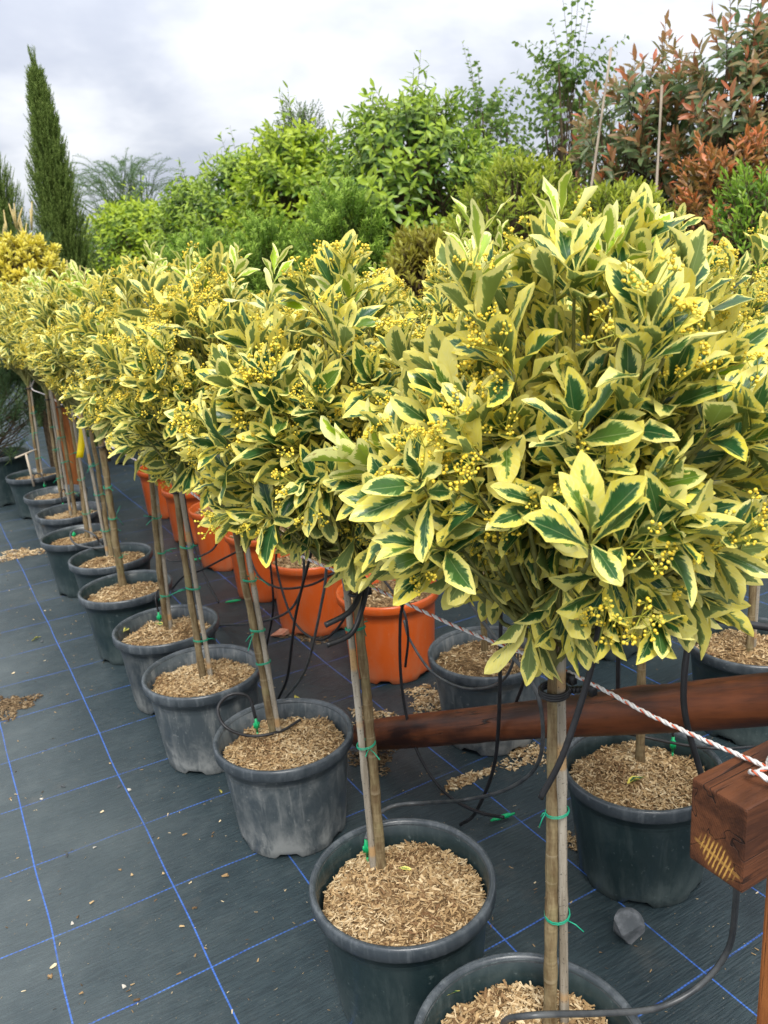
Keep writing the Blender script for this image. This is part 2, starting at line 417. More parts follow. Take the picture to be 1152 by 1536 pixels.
def beam_scratch():
    m = M_TIMBER; t = NT(m.node_tree); b = [n for n in t.n if n.type == 'BSDF_PRINCIPLED'][0]
    old = b.inputs['Base Color'].links[0].from_socket
    x, y, z = t.sep(t.obj()); end = t.step(x, -.4488, -.4492)
    n = t.noise(t.xyz(0.0, t.mul(y, 60.0), t.mul(z, 60.0)), 1.0, 3.0, .6)
    yy = t.sub(y, -0.002); zz = t.add(z, 0.032)
    sp = t.add(zz, t.mul(yy, -0.22))                                  # distance from the spine of the scratch
    el = t.add(t.math('POWER', t.math('DIVIDE', yy, 0.031), 2.0), t.math('POWER', t.math('DIVIDE', sp, 0.027), 2.0))
    st = t.math('SINE', t.add(t.mul(t.add(yy, t.mul(zz, 0.32)), 1050.0), t.mul(n, 3.0)))
    strokes = t.mul(t.step(t.add(st, t.mul(t.sub(n, .5), 1.5)), 0.0, 0.8), t.step(t.add(el, t.mul(n, .9)), 1.35, 0.75))
    spine = t.mul(t.step(t.math('ABSOLUTE', sp), .0035, .0012), t.step(t.math('ABSOLUTE', yy), .036, .030))
    halo = t.mul(t.step(el, 1.6, 0.4), 0.25)  # lighter brown wood around the scratch
    saw = t.math('SINE', t.add(t.mul(t.add(y, t.mul(z, -0.6)), 1500.0), t.mul(n, 6.0)))
    c = t.mix(t.mul(end, t.mul(t.step(saw, .2, 1.0), .35)), old, (0.010, 0.005, 0.004))
    c = t.mix(t.mul(end, halo), c, (0.22, 0.08, 0.02))
    c = t.mix(t.mul(end, t.math('MAXIMUM', strokes, t.mul(spine, n))), c, (0.60, 0.33, 0.075))
    t.l.new(c, b.inputs['Base Color'])
beam_scratch()
M_POST = mat_wood('orange_post', (0.20, 0.062, 0.018), (0.42, 0.15, 0.040), (1, 1, .1), 1.6, .5, .3)
M_ROCK = mat_plain('grey_stone', (0.075, 0.085, 0.092), .75, .3, (0.19, 0.20, 0.21), 22., 0.004)
M_TAG = mat_plain('yellow_tag', (0.80, 0.60, 0.0), .45, .4)
M_CANE = mat_plain('bamboo_cane', (0.25, 0.20, 0.15), .7, .2, (0.36, 0.30, 0.23), 20., stretch=(1, 1, .1))
M_PEBBLE = mat_plain('pale_pebble', (0.42, 0.38, 0.31), .8, .2, (0.62, 0.58, 0.50), 120.)
M_MAT = mat_mat()

# ------------------------------------------------------------------ leaves
class LeafSet:
    """nvar leaf blades of one topology: along +Y, face +Z, length 1"""
    def __init__(s, name, mat, profile, width, rows, cols, nvar, seed, curl=.25, fold=.25, wave=.03, twist=.3, single=True):
        rng = np.random.default_rng(seed); s.mat = mat; s.name = name
        v = np.array({7: [0, .13, .30, .50, .70, .85, .95, 1], 6: [0, .14, .34, .58, .80, .94, 1], 5: [0, .14, .36, .66, .92, 1], 4: [0, .2, .5, .85, 1]}[rows]) if rows in (4, 5, 6, 7) else np.linspace(0, 1, rows + 1); u = np.linspace(-1, 1, cols + 1)
        U, Vv = np.meshgrid(u, v); pv = np.interp(v, *profile)[:, None]
        s.uv = np.stack([(U.ravel() + 1) / 2, Vv.ravel()], 1); s.V = []
        for i in range(nvar):
            w = width * rng.uniform(.85, 1.15); c = curl * rng.normal(.7, .8); f = fold * rng.uniform(.2, 1.6); tw = twist * rng.normal()
            hw = w * .5 * pv; x = U * hw
            zz = np.abs(U) * hw * f + wave * np.sin(Vv * 9 + i) * U * pv + wave * .6 * np.cos(Vv * 13 + 2.3 * i) * np.abs(U) * pv
            ang = c * Vv; yy = np.where(abs(c) > 1e-3, np.sin(ang) / (c if abs(c) > 1e-3 else 1), Vv); dz = -(1 - np.cos(ang)) / (c if abs(c) > 1e-3 else 1)
            yy = yy - zz * 0; t = tw * Vv
            xx = x * np.cos(t) - zz * np.sin(t); z2 = x * np.sin(t) + zz * np.cos(t) + dz
            xx = xx + .05 * rng.normal() * Vv ** 2
            s.V.append(np.stack([xx.ravel(), yy.ravel(), z2.ravel()], 1))
        s.V = np.array(s.V); k = cols + 1
        s.F = np.array([(r * k + c, r * k + c + 1, (r + 1) * k + c + 1, (r + 1) * k + c) for r in range(rows) for c in range(cols)])
        s.cache = {}
    def joined(s, name, R, T, vi, lr, yg):
        V = np.einsum('nij,nkj->nki', R, s.V[vi]) + T[:, None]
        n, k, _ = V.shape
        F = (s.F[None] + (np.arange(n) * k)[:, None, None]).reshape(-1, 4)
        return fast_mesh(name, V.reshape(-1, 3), F, s.mat, np.tile(s.uv, (n, 1)), {'lr': np.repeat(lr, k), 'yg': np.repeat(yg, k)})
    def single(s, vi, lr, yg):
        b = int(lr * 11.99); y = 1 if yg > .5 else 0; key = (vi % 6, b, y)
        if key not in s.cache:
            k = s.V.shape[1]; l = (b + .5) / 12 + .013 * (vi % 6)
            s.cache[key] = fast_mesh('leaf', s.V[(vi % 6 + 6 * b) % len(s.V)], s.F, s.mat, s.uv, {'lr': np.full(k, l), 'yg': np.full(k, yg if y == 0 else .9)})
        return s.cache[key]

P_OBOV = ([0, .06, .14, .3, .48, .63, .78, .88, .94, .98, 1], [.09, .09, .20, .62, .93, 1., .86, .60, .39, .18, .03])
P_LANCE = ([0, .08, .2, .4, .6, .8, .93, 1], [.08, .12, .6, .98, .95, .6, .25, .02])
P_OVAL = ([0, .08, .2, .45, .7, .9, 1], [.08, .15, .7, 1., .85, .4, .02])
P_NEEDLE = ([0, .3, .8, 1], [.7, 1., .7, .05])

LS_NEAR = LeafSet('leaf', M_VAR, P_OBOV, .345, 7, 4, 24, 1, curl=.4, fold=.5, wave=.05, twist=.5)
LS_MID = LeafSet('leaf', M_VAR, P_OBOV, .33, 6, 2, 24, 2, curl=.4, fold=.55, wave=.02, twist=.5)

def spray(rng, B, A, L, nper, size, th0, th1, droop=0., decus=False, sz_in=.55, jit=.2, curve=None):
    """leaves along N shoots (base B, axis A, length L): rotations, positions, relative age"""
    N = len(B); A = nrm(A); k = np.arange(nper)[None].repeat(N, 0); f = (k + .5 * rng.random((N, nper))) / nper
    ref = np.where(np.abs(A[:, 2:3]) < .9, np.array([[0, 0, 1.]]), np.array([[1., 0, 0]]))
    U = nrm(np.cross(A, ref)); W = np.cross(A, U)
    if decus: phi = (k // 2) * (math.pi / 2) + (k % 2) * math.pi
    else: phi = k * 2.399963
    phi = phi + rng.random((N, 1)) * 6.28 + rng.normal(0, jit, (N, nper))
    rad = np.cos(phi)[..., None] * U[:, None] + np.sin(phi)[..., None] * W[:, None]
    th = th1 + (th0 - th1) * f + rng.normal(0, jit * .7, (N, nper))       # th0 at the tip, th1 at the base
    ax = A[:, None].repeat(nper, 1)
    pos = B[:, None] + ax * (f * np.asarray(L).reshape(-1, 1))[..., None]
    if curve is not None:
        pos = pos + np.array([0, 0, 1.]) * (curve * f ** 2 * np.asarray(L).reshape(-1, 1))[..., None]
        ax = nrm(ax + np.array([0, 0, 1.]) * (2 * curve * f)[..., None])
    d = np.cos(th)[..., None] * ax + np.sin(th)[..., None] * rad
    n = np.sin(th)[..., None] * ax - np.cos(th)[..., None] * rad
    d = nrm(d + np.array([0, 0, -1.]) * (droop * (.5 + rng.random((N, nper))))[..., None])
    n = nrm(n - d * (n * d).sum(-1, keepdims=True)); x = np.cross(d, n)
    s = size * (sz_in + (1 - sz_in) * (1 - f) ** .7) * rng.uniform(.75, 1.2, (N, nper))
    R = np.stack([x, d, n], -1) * s[..., None, None]
    return R.reshape(-1, 3, 3), pos.reshape(-1, 3), f.ravel(), s.ravel()

def leaf_parts(parent, ls, R, T, vi, lr, yg, n_ind, origin, smesh=None):
    """the n_ind leaves that show largest become objects, the rest one stuff mesh"""
    n_ind = min(n_ind, len(T)); order = np.argsort(np.linalg.norm(T + origin - CAM, axis=1)); near = order[:n_ind]; rest = order[n_ind:]
    for i in near:
        o = bpy.data.objects.new('leaf', ls.single(int(vi[i]), float(lr[i]), float(yg[i])))
        COL.objects.link(o); o.parent = parent
        M = np.eye(4); M[:3, :3] = R[i]; M[:3, 3] = T[i]
        o.matrix_local = Matrix(M.tolist())
    if len(rest):
        link('foliage', (smesh or ls).joined('foliage', R[rest], T[rest], vi[rest] % len((smesh or ls).V), lr[rest], yg[rest]), parent, kind='stuff')

# flower clusters: forked stalks with small yellow buds
def flower_mesh(rng, detail=True):
    mb = MB(); F = []
    top = np.array([0, .033, 0.]); st = [(np.zeros(3), top, .0009)]
    buds = []
    for b in range(rng.integers(4, 6)):
        a = b * 1.45 + rng.random(); e = top + np.array([math.cos(a) * .017, .007 + .012 * rng.random(), math.sin(a) * .017]); st.append((top, e, .0007))
        for c in range(rng.integers(5, 9)):
            a2 = c * 1.1 + rng.random(); g = e + np.array([math.cos(a2) * .0048, .003 + .005 * rng.random(), math.sin(a2) * .0048]); st.append((e, g, .0005)); buds.append(g)
    for a, b, r in st: mb.put(*tubes(np.array([[a, b]]), np.array([[r, r * .8]]), 3))
    ns = sum(len(f) for f in mb.F)
    for g in buds: mb.put(*sphere(rng.uniform(.0012, .0020), g, 6 if detail else 4, 4 if detail else 2))
    F = np.vstack(mb.F); mi = np.ones(len(F), int); mi[:ns] = 0
    return fast_mesh('flower_cluster', np.vstack(mb.V), F, mats=[M_FSTALK, M_FLOWER], midx=mi)
frng = np.random.default_rng(5)
FL_NEAR = [flower_mesh(frng) for _ in range(8)]; FL_FAR = [flower_mesh(frng, False) for _ in range(5)]

def frame_y(d, rng):
    d = nrm(d); r = nrm(rng.normal(size=3)); x = nrm(np.cross(d, r)); return np.stack([x, d, np.cross(x, d)], 1)

# ------------------------------------------------------------------ pots, mulch, ties
POT_R, POT_H = .193, .300
def pot_body(R=POT_R, H=POT_H, rb=.150, seed=0):
    rim_in = R - .012
    prof = [(rb * .3, .020), (rb - .012, .018), (rb - .004, .0), (rb, .004), (rb + .003, .03)]
    for k in range(1, 8): q = k / 8; prof.append((rb + .003 + (R - .020 - rb) * q, .03 + (H - .075) * q))
    prof += [(R - .016, H - .045), (R - .010, H - .043), (R - .008, H - .008), (R - .010, H - .004), (rim_in - .002, H - .006), (rim_in - .006, H - .06), (rim_in - .014, H - .10)]
    V, F = lathe(prof, 64)
    a = np.arctan2(V[:, 1], V[:, 0]); rng = np.random.default_rng(seed)
    notch = (np.cos(a * 6 + seed) > .55) & (V[:, 2] < .012) & (np.hypot(V[:, 0], V[:, 1]) > rb * .8)
    V[notch, 2] += .014                                            # drainage notches in the foot
    V[:, :2] *= (1 + .006 * np.cos(2 * a + seed))[:, None]
    return V, F
def pot_rim(R=POT_R, H=POT_H, seed=0):
    prof = [(R - .0135, H - .030), (R - .004, H - .034), (R, H - .030), (R + .001, H - .006), (R - .001, H - .001), (R - .005, H + .001), (R - .011, H - .001), (R - .0145, H - .008), (R - .0135, H - .030)]
    V, F = lathe(prof, 64); a = np.arctan2(V[:, 1], V[:, 0]); V[:, :2] *= (1 + .006 * np.cos(2 * a + seed))[:, None]
    return V, F
POTS = {('b', i): (fast_mesh('pot', *pot_body(seed=i), M_POT[i]), fast_mesh('rim', *pot_rim(seed=i), M_RIM)) for i in range(3)}
POTS['o'] = (fast_mesh('pot', *pot_body(.20, .33, .165, 7), M_ORANGE), fast_mesh('rim', *pot_rim(.20, .33, 7), M_ORANGE))

def chips(rng, n, pos, lens, mat, name, flat=.35, lo=0., hi=1., tone=None):
    """n splinters at pos: bent, pointed flakes"""
    a = rng.random(n) * 6.283; tl = rng.normal(0, flat, n); ro = rng.random(n) * 6.28 * .5
    d = np.stack([np.cos(a) * np.cos(tl), np.sin(a) * np.cos(tl), np.sin(tl)], 1); r = nrm(rng.normal(size=(n, 3)) * .5 + [0, 0, 1])
    x = nrm(np.cross(d, r)); z = np.cross(x, d)
    w = lens * rng.uniform(.14, .42, n); h = lens * rng.uniform(.06, .14, n)
    V = BOXV.copy(); V[[2, 3, 6, 7], 0] *= .45; V[[0, 1], 2] += .25
    R = np.stack([x * w[:, None], d * lens[:, None], z * h[:, None]], -1)
    W = np.einsum('nij,kj->nki', R, V) + pos[:, None]
    F = (BOXF[None] + (np.arange(n) * 8)[:, None, None]).reshape(-1, 4)
    return fast_mesh(name, W.reshape(-1, 3), F, mat, attrs={'lr': np.repeat(rng.uniform(lo, hi, n) if tone is None else np.clip(rng.random(n) * .72 + .36 * (tone - .25), 0, 1), 8)}, smooth=False)

def mulch(seed, n, R, z, big=1.):
    rng = np.random.default_rng(seed); r = R * np.sqrt(rng.random(n)); a = rng.random(n) * 6.283
    x, y = r * np.cos(a), r * np.sin(a)
    h = z + mound(x, y, R, seed) + rng.random(n) * .006
    ln = big * (.005 + .014 * rng.random(n) ** 2.6)
    patch = .5 + .5 * np.sin(x * 19 + seed * 1.3 + 2 * np.sin(y * 23)) * np.cos(y * 17 - seed)
    return chips(rng, n, np.stack([x, y, h], 1), ln, M_CHIP, 'bark_mulch', .3, tone=patch)
def mound(x, y, R, seed):
    r = np.hypot(x, y) / R
    return .016 * (1 - r * r) + .007 * np.sin(x * 31 + seed) * np.cos(y * 27 + 2 * seed) + .004 * np.sin(x * 67 + y * 53 + seed)
def soil(seed, R, z):
    n = 14; a = np.arange(40) * 2 * math.pi / 40; V = []
    for i in range(n + 1):
        r = R * max(i / n, .01); V.append(np.stack([r * np.cos(a), r * np.sin(a), z + mound(r * np.cos(a), r * np.sin(a), R, seed) - .002], 1))
    F = [(i * 40 + k, i * 40 + (k + 1) % 40, (i + 1) * 40 + (k + 1) % 40, (i + 1) * 40 + k) for i in range(n) for k in range(40)]
    return fast_mesh('soil', np.vstack(V), np.array(F), M_SOIL)
SOILZ = .248
MULCH = [(soil(s, .168, SOILZ), mulch(s, n, .166, SOILZ, b)) for s, n, b in ((1, 5200, 1.15), (2, 5600, 1.0), (3, 5200, .95), (4, 2000, 1.1), (5, 2000, 1.1))]
MULCHO = (soil(6, .182, .285), mulch(6, 1200, .178, .285, 1.3))

def tie_mesh(c, r, seed, tail=True):
    rng = np.random.default_rng(seed); a = np.linspace(0, 6.283, 15); mb = MB()
    for dz in (0, .003): mb.put(*tube(np.stack([r * np.cos(a), r * np.sin(a) * 1.05, dz + .004 * np.sin(a + seed)], 1) + c, .0012, 4, False))
    if tail:
        th = rng.random() * 6.28; p = np.array([r * math.cos(th), r * math.sin(th), 0]) + c
        for q in range(2):
            e = rng.normal(size=3) * .016 + np.array([math.cos(th), math.sin(th), -.4]) * .02
            mb.put(*tube([p, p + e * .5 + [0, 0, .003], p + e], .0012, 4))
    return mb.mesh('tie', M_TIE)

# ------------------------------------------------------------------ the standard euonymus tree
def topiary(label, group, pot_xy, base, top, crown_c, rx, rz, lod, seed, pot=('b', 0), mulch_i=3, n_ind=300, stake=None, n_shoot=290, fl_ind=90,
            lsize=.082, ties=(), young=.04, sprouts=0, sr=.0075, fl_rate=.55, trunk_r=.0105, strap=True):
    rng = np.random.default_rng(seed); O = np.array([pot_xy[0], pot_xy[1], 0.])
    root = link('potted_standard_tree', None, None, O, label, 'potted tree', group)
    pm, rm = POTS[pot]
    p = link('pot', pm, root); p.rotation_euler[2] = rng.random() * 6.28
    link('rim', rm, p)
    sm, cm = MULCHO if pot == 'o' else MULCH[mulch_i]
    so = link('soil', sm, root); so.rotation_euler[2] = rng.random() * 6.28
    link('bark_mulch', cm, so, kind='stuff')
    b = np.array([base[0], base[1], .25 if pot != 'o' else .29]) - O; tp = np.array(top, float) - O; cc = np.array(crown_c, float) - O
    # trunk, with small bends and node swellings
    tt = np.linspace(-.06, 1.12, 22)[:, None]; pts = b + (tp - b) * tt
    pts[:, :2] += (.004 * np.sin(tt * 5 + seed) + .0015 * np.sin(tt * 23 + seed))
    rr = trunk_r * (1.12 - .25 * tt.ravel()) * (1 + .09 * np.sin(np.arange(22) * 2.4 + seed)); rr[1] *= 1.15
    link('trunk', fast_mesh('trunk', *tube(pts, rr, 10), M_BARK), root)
    if stake:
        s0 = np.array([stake[0][0], stake[0][1], .25]) - O; s1 = np.array(stake[1], float) - O
        tq = np.linspace(-.1, 1, 24)[:, None]; sp = s0 + (s1 - s0) * tq
        r2 = sr * np.where(np.arange(24) % 6 == 3, 1.16, 1.0)
        link('support_cane', fast_mesh('support_cane', *tube(sp, r2, 8), M_STAKE), root)
    for i, z in enumerate(ties):
        f = (z - b[2]) / (tp[2] - b[2]); c = b + (tp - b) * f; r = trunk_r + .003
        if stake: f2 = (z - .25) / (s1[2] - .25); c2 = s0 + (s1 - s0) * f2; r = max(r, np.linalg.norm(c2 - c) * .5 + sr + .003); c = (c + c2) / 2
        link('tie', tie_mesh(c, min(r, .024), seed * 7 + i), root)
    if strap:
        a = np.linspace(0, 6.283, 13); c = b + (tp - b) * ((.895 - b[2]) / (tp[2] - b[2]))
        mb = MB(); mb.put(*tube(np.stack([.017 * np.cos(a), .017 * np.sin(a), 0 * a], 1) + c, .0035, 5, False))
        mb.put(BOXV * [.016, .012, .016] + c + [.02, -.004, 0], BOXF)
        link('rubber_strap', mb.mesh('rubber_strap', M_RUBBER), root)
    # shoots
    n = n_shoot; i = np.arange(n) + .5; ph = np.arccos(1 - 2 * i / n); th = math.pi * (1 + 5 ** .5) * i
    D = np.stack([np.cos(th) * np.sin(ph), np.sin(th) * np.sin(ph), np.cos(ph)], 1); D = nrm(D + rng.normal(0, .12, D.shape))
    lump = 1 + .13 * np.sin(D[:, 0] * 5 + seed) * np.cos(D[:, 1] * 4 + seed * 2) + .07 * np.sin(D[:, 2] * 7 + D[:, 0] * 3 + seed)
    q = np.where(rng.random(n) < .62, rng.uniform(.70, 1.06, n), rng.uniform(.30, .70, n)) * lump
    keep = (D[:, 2] > -.80) | (rng.random(n) < (.85 if lod == 0 else .4)); D, q = D[keep], q[keep]; n = len(D)
    E = np.array([rx, rx, rz]); S = cc + D * E * q[:, None]
    low = np.clip(-D[:, 2], 0, 1)[:, None]
    A = nrm(D * [1, 1, .8] + np.array([0, 0, 1.]) * (.74 - 1.15 * low) + rng.normal(0, .26, D.shape))
    Ls = rng.uniform(.035, .065, n)
    S = S - A * .085
    kk = LS_NEAR if lod == 0 else LS_MID
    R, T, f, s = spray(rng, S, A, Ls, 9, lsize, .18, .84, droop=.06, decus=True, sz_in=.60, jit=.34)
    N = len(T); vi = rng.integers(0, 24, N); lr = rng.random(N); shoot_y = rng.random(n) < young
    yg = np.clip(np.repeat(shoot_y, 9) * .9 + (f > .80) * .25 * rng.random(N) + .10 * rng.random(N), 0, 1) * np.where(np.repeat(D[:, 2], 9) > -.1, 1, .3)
    # long soft new shoots standing out of the top
    for k in range(sprouts):
        a = rng.random() * 6.28; bp = cc + np.array([math.cos(a) * rx * .55 * rng.random(), math.sin(a) * rx * .55 * rng.random(), rz * (rng.uniform(.60, .74) if lod == 0 else rng.uniform(.68, .86))])
        R2, T2, f2, s2 = spray(rng, bp[None], np.array([[rng.normal(0, .15), rng.normal(0, .15), 1.]]), np.array([.085]), 8, lsize * .8, .35, 1.0, .05, True, .6)
        R = np.vstack([R, R2]); T = np.vstack([T, T2]); vi = np.append(vi, rng.integers(0, 24, 8)); lr = np.append(lr, rng.random(8)); yg = np.append(yg, np.full(8, .95))
    # twigs: fork out of the trunk top
    hub = tp + (cc - tp) * np.clip(.05 + .8 * rng.random((n, 1)) * np.clip(D[:, 2:3] + .9, .1, 1), 0, .9)
    K = 5; tq = np.linspace(0, 1, K)[None, :, None]; P = hub[:, None] * (1 - tq) + S[:, None] * tq
    P[:, :, 2] -= (.05 * np.sin(tq[..., 0] * math.pi)) * (D[:, 2:3] < .4); tipP = (S + A * Ls[:, None])[:, None]
    P = np.concatenate([P, tipP], 1); rad = np.array([.0048, .0042, .0034, .0027, .0022, .0012])[None].repeat(n, 0)
    V1, F1 = tubes(P, rad, 5 if lod == 0 else 4)
    main = []; mr = []
    for k in range(7):
        a = k * .9 + rng.random(); e = cc + np.array([math.cos(a) * rx * .55, math.sin(a) * rx * .55, rz * (-.25 + .6 * rng.random())])
        main.append([tp - [0, 0, .02], tp + (e - tp) * .35 + [0, 0, -.015], tp + (e - tp) * .7, e]); mr.append([.008, .007, .005, .003])
    V2, F2 = tubes(np.array(main), np.array(mr), 6)
    crown = link('crown', fast_mesh('crown', np.vstack([V1, V2]), np.vstack([F1, F2 + len(V1)]), M_TWIG), root)
    leaf_parts(crown, kk, R, T, vi, lr, yg, n_ind, O)
    # flowers
    want = np.where((rng.random(n) < fl_rate) & (q > .62) & (D[:, 2] > -.75))[0]; FP = []
    for w in want:
        for c in range(rng.integers(1, 4)):
            d = nrm(A[w] + rng.normal(0, .42, 3)); FP.append((S[w] + A[w] * .03 + rng.normal(0, .006, 3), d, rng.uniform(1.0, 1.45)))
    FP.sort(key=lambda q: np.linalg.norm(q[0] + O - CAM)); FM = FL_NEAR if lod == 0 else FL_FAR
    for k, (pp, d, sc) in enumerate(FP[:fl_ind]):
        o = bpy.data.objects.new('flower_cluster', FM[k % len(FM)]); COL.objects.link(o); o.parent = crown
        Mx = np.eye(4); Mx[:3, :3] = frame_y(d, rng) * sc; Mx[:3, 3] = pp; o.matrix_local = Matrix(Mx.tolist())
    if len(FP) > fl_ind:
        VV, FF, MI = [], [], []; base_n = 0
        tv = []
        for me in FL_FAR:
            v = np.empty(len(me.vertices) * 3, np.float32); me.vertices.foreach_get('co', v); ff = np.empty(len(me.loops), np.int32); me.loops.foreach_get('vertex_index', ff)
            mi = np.empty(len(me.polygons), np.int32); me.polygons.foreach_get('material_index', mi); tv.append((v.reshape(-1, 3), ff.reshape(-1, 4), mi))
        for k, (pp, d, sc) in enumerate(FP[fl_ind:]):
            v, ff, mi = tv[k % len(tv)]; VV.append(v @ (frame_y(d, rng) * sc).T + pp); FF.append(ff + base_n); MI.append(mi); base_n += len(v)
        link('blossom', fast_mesh('blossom', np.vstack(VV), np.vstack(FF), mats=[M_FSTALK, M_FLOWER], midx=np.concatenate(MI)), crown, kind='stuff')
    return root

# ------------------------------------------------------------------ the setting
def sheet(name, x0, x1, y0, y1, z, mat):
    me = fast_mesh(name, np.array([(x0, y0, z), (x1, y0, z), (x1, y1, z), (x0, y1, z)]), np.array([[0, 1, 2, 3]]), mat, smooth=False)
    return link(name, me, kind='structure')
sheet('ground', -900, 900, -900, 900, -.006, mat_plain('field_ground', (0.05, 0.07, 0.025), .9, .1, (0.10, 0.10, 0.05), 1.5))
sheet('weed_mat', -30, 30, -30, 40, 0., M_MAT)

# ------------------------------------------------------------------ the two rows of standard trees
ORD = ['nearest', 'second', 'third', 'fourth', 'fifth', 'sixth', 'seventh', 'eighth', 'ninth', 'tenth', 'eleventh']
R1 = 'variegated standards along the near row'
row1 = [  # pot xy, trunk foot, trunk top, stake foot, stake top, pot style, mulch
    ((.640, .815), (.724, .864), (.755, .878), ((.744, .851), (.763, .872, 1.0)), 0, 0),
    ((.671, 1.262), (.670, 1.352), (.678, 1.373), ((.655, 1.358), (.661, 1.385, 1.0)), 0, 1),
    ((.693, 1.936), (.682, 1.992), (.641, 1.969), ((.699, 1.984), (.652, 1.955, 1.0)), 1, 2),
    ((.628, 2.456), (.625, 2.462), (.634, 2.480), ((.652, 2.452), (.642, 2.462, 1.0)), 1, 2),
    ((.634, 2.908), (.645, 2.966), (.650, 2.845), ((.660, 2.958), (.662, 2.835, 1.0)), 2, 3),
    ((.607, 3.439), (.620, 3.560), (.610, 3.480), None, 0, 4),
    ((.648, 3.920), (.668, 4.000), (.672, 4.040), ((.650, 4.010), (.640, 4.03, 1.0)), 0, 3),
    ((.590, 4.400), (.630, 4.420), (.660, 4.450), ((.650, 4.41), (.67, 4.44, 1.0)), 0, 4),
    ((.641, 4.957), (.660, 4.960), (.690, 5.000), ((.64, 4.97), (.66, 5.0, 1.0)), 2, 3),
    ((.642, 5.513), (.660, 5.460), (.690, 5.450), ((.68, 5.45), (.71, 5.44, 1.0)), 1, 4),
    ((.613, 6.250), (.640, 6.260), (.680, 6.270), ((.66, 6.26), (.70, 6.28, 1.0)), 0, 3)]
LAB1 = ['large variegated standard tree closest to the camera with red-white rope strapped to its trunk',
        'variegated standard in a glossy black pot, second in the near row',
        'variegated standard in the big dusty grey pot with a looped tube, third of its row',
        'variegated standard with trunk and cane side by side in a dusty pot, fourth in row',
        'variegated standard in a grey pot with fallen leaf on its rim, fifth in near row',
        'variegated standard with a thick bare brown trunk and no cane, sixth in near row',
        'variegated standard in a black pot behind the caneless tree, seventh in near row',
        'variegated standard in a deep black pot, eighth in the near row',
        'variegated standard in a low black pot, ninth in near row by the yellow tag',
        'variegated standard in a pale grey rimmed pot, tenth in near row before the brown post',
        'small variegated standard in a dark pot at the far end of the near row']
for i, (pxy, b, t, st, ps, mi) in enumerate(row1):
    lod = 0 if i < 3 else 1
    rx, rz, cz = [(.335, .312, 1.246), (.280, .295, 1.235), (.272, .305, 1.265)][i] if i < 3 else (.262 + .02 * math.sin(i * 2.1) - (.03 if i in (4, 5) else 0), .275 if i < 4 else .235, (1.295 if i < 4 else 1.335) + .012 * math.sin(i))
    topiary(LAB1[i], R1, pxy, b, (*t, .93), (t[0] + [.045, -.01, .0][i] if i < 3 else t[0], t[1] + (-.005 if i == 0 else .01), cz), rx, rz, lod, 11 + i, ('b', ps), mi,
            n_ind=300 if i < 7 else 180, stake=st, n_shoot=[300, 255, 255][i] if i < 3 else 235, fl_ind=[170, 150, 140][i] if i < 3 else (80 if i < 6 else 30),
            lsize=[.103, .094, .088][i] if i < 3 else .084, ties=[(.47, .66), (.56, .82), (.50, .60, .75)][i] if i < 3 else (.40, .58, .72), young=[.05, .03, .05][i] if i < 3 else .07,
            sprouts=[5, 1, 3][i] if i < 3 else 2, fl_rate=.75, trunk_r=.0145 if i == 5 else .0105, strap=i > 0)
R2 = 'variegated standards along the second row'
row2 = [((1.361, 1.265), (1.404, 1.309), (1.39, 1.30), ('b', 0), 2, 'variegated standard in a black pot behind the sloping log, nearest of the second row'),
        ((1.439, 2.001), (1.486, 2.075), (1.47, 2.06), ('b', 1), 3, 'variegated standard in a white-stained black pot right of the orange pots'),
        ((1.425, 2.620), (1.43, 2.65), (1.43, 2.66), 'o', 0, 'variegated standard in the nearest and largest looking orange pot'),
        ((1.370, 3.200), (1.40, 3.22), (1.40, 3.22), 'o', 0, 'variegated standard in the second orange pot, trunk showing behind the rope'),
        ((1.355, 3.710), (1.36, 3.72), (1.36, 3.73), 'o', 0, 'variegated standard in the third orange pot of the row'),
        ((1.350, 4.275), (1.36, 4.28), (1.37, 4.28), 'o', 0, 'variegated standard in the fourth orange pot of the row'),
        ((1.360, 4.870), (1.37, 4.88), (1.38, 4.88), 'o', 0, 'variegated standard in the fifth orange pot, half hidden by canes'),
        ((1.380, 5.570), (1.39, 5.58), (1.39, 5.58), 'o', 0, 'variegated standard in the furthest orange pot')]
for i, (pxy, b, t, ps, mi, lab) in enumerate(row2):
    topiary(lab, R2, pxy, b, (*t, .93), (*t, 1.265 if i < 2 else 1.22), .325 if i == 0 else .30, .315 if i < 2 else .27, 0 if i == 0 else 1, 41 + i, ps, mi,
            n_ind=300 if i < 2 else 120, n_shoot=300 if i < 2 else 230, fl_ind=120 if i == 0 else 40, lsize=.086 if i == 0 else .08,
            ties=(.42, .70), young=.06, sprouts=3 if i < 2 else 1, strap=False, fl_rate=.6)
for i, (x, y) in enumerate([(2.14, 1.55), (2.20, 2.25)]):
    topiary(['variegated standard in a black pot at the right edge behind the second row', 'variegated standard glimpsed behind the second row beside a wooden post'][i], 'variegated standards of the third row', (x, y), (x, y), (x, y, .93), (x, y, 1.2), .27, .27, 1, 61 + i,
            ('b', 0), 4, n_ind=60, n_shoot=200, fl_ind=20, young=.05, strap=False, stake=((x + .02, y), (x + .03, y, 1.0)))

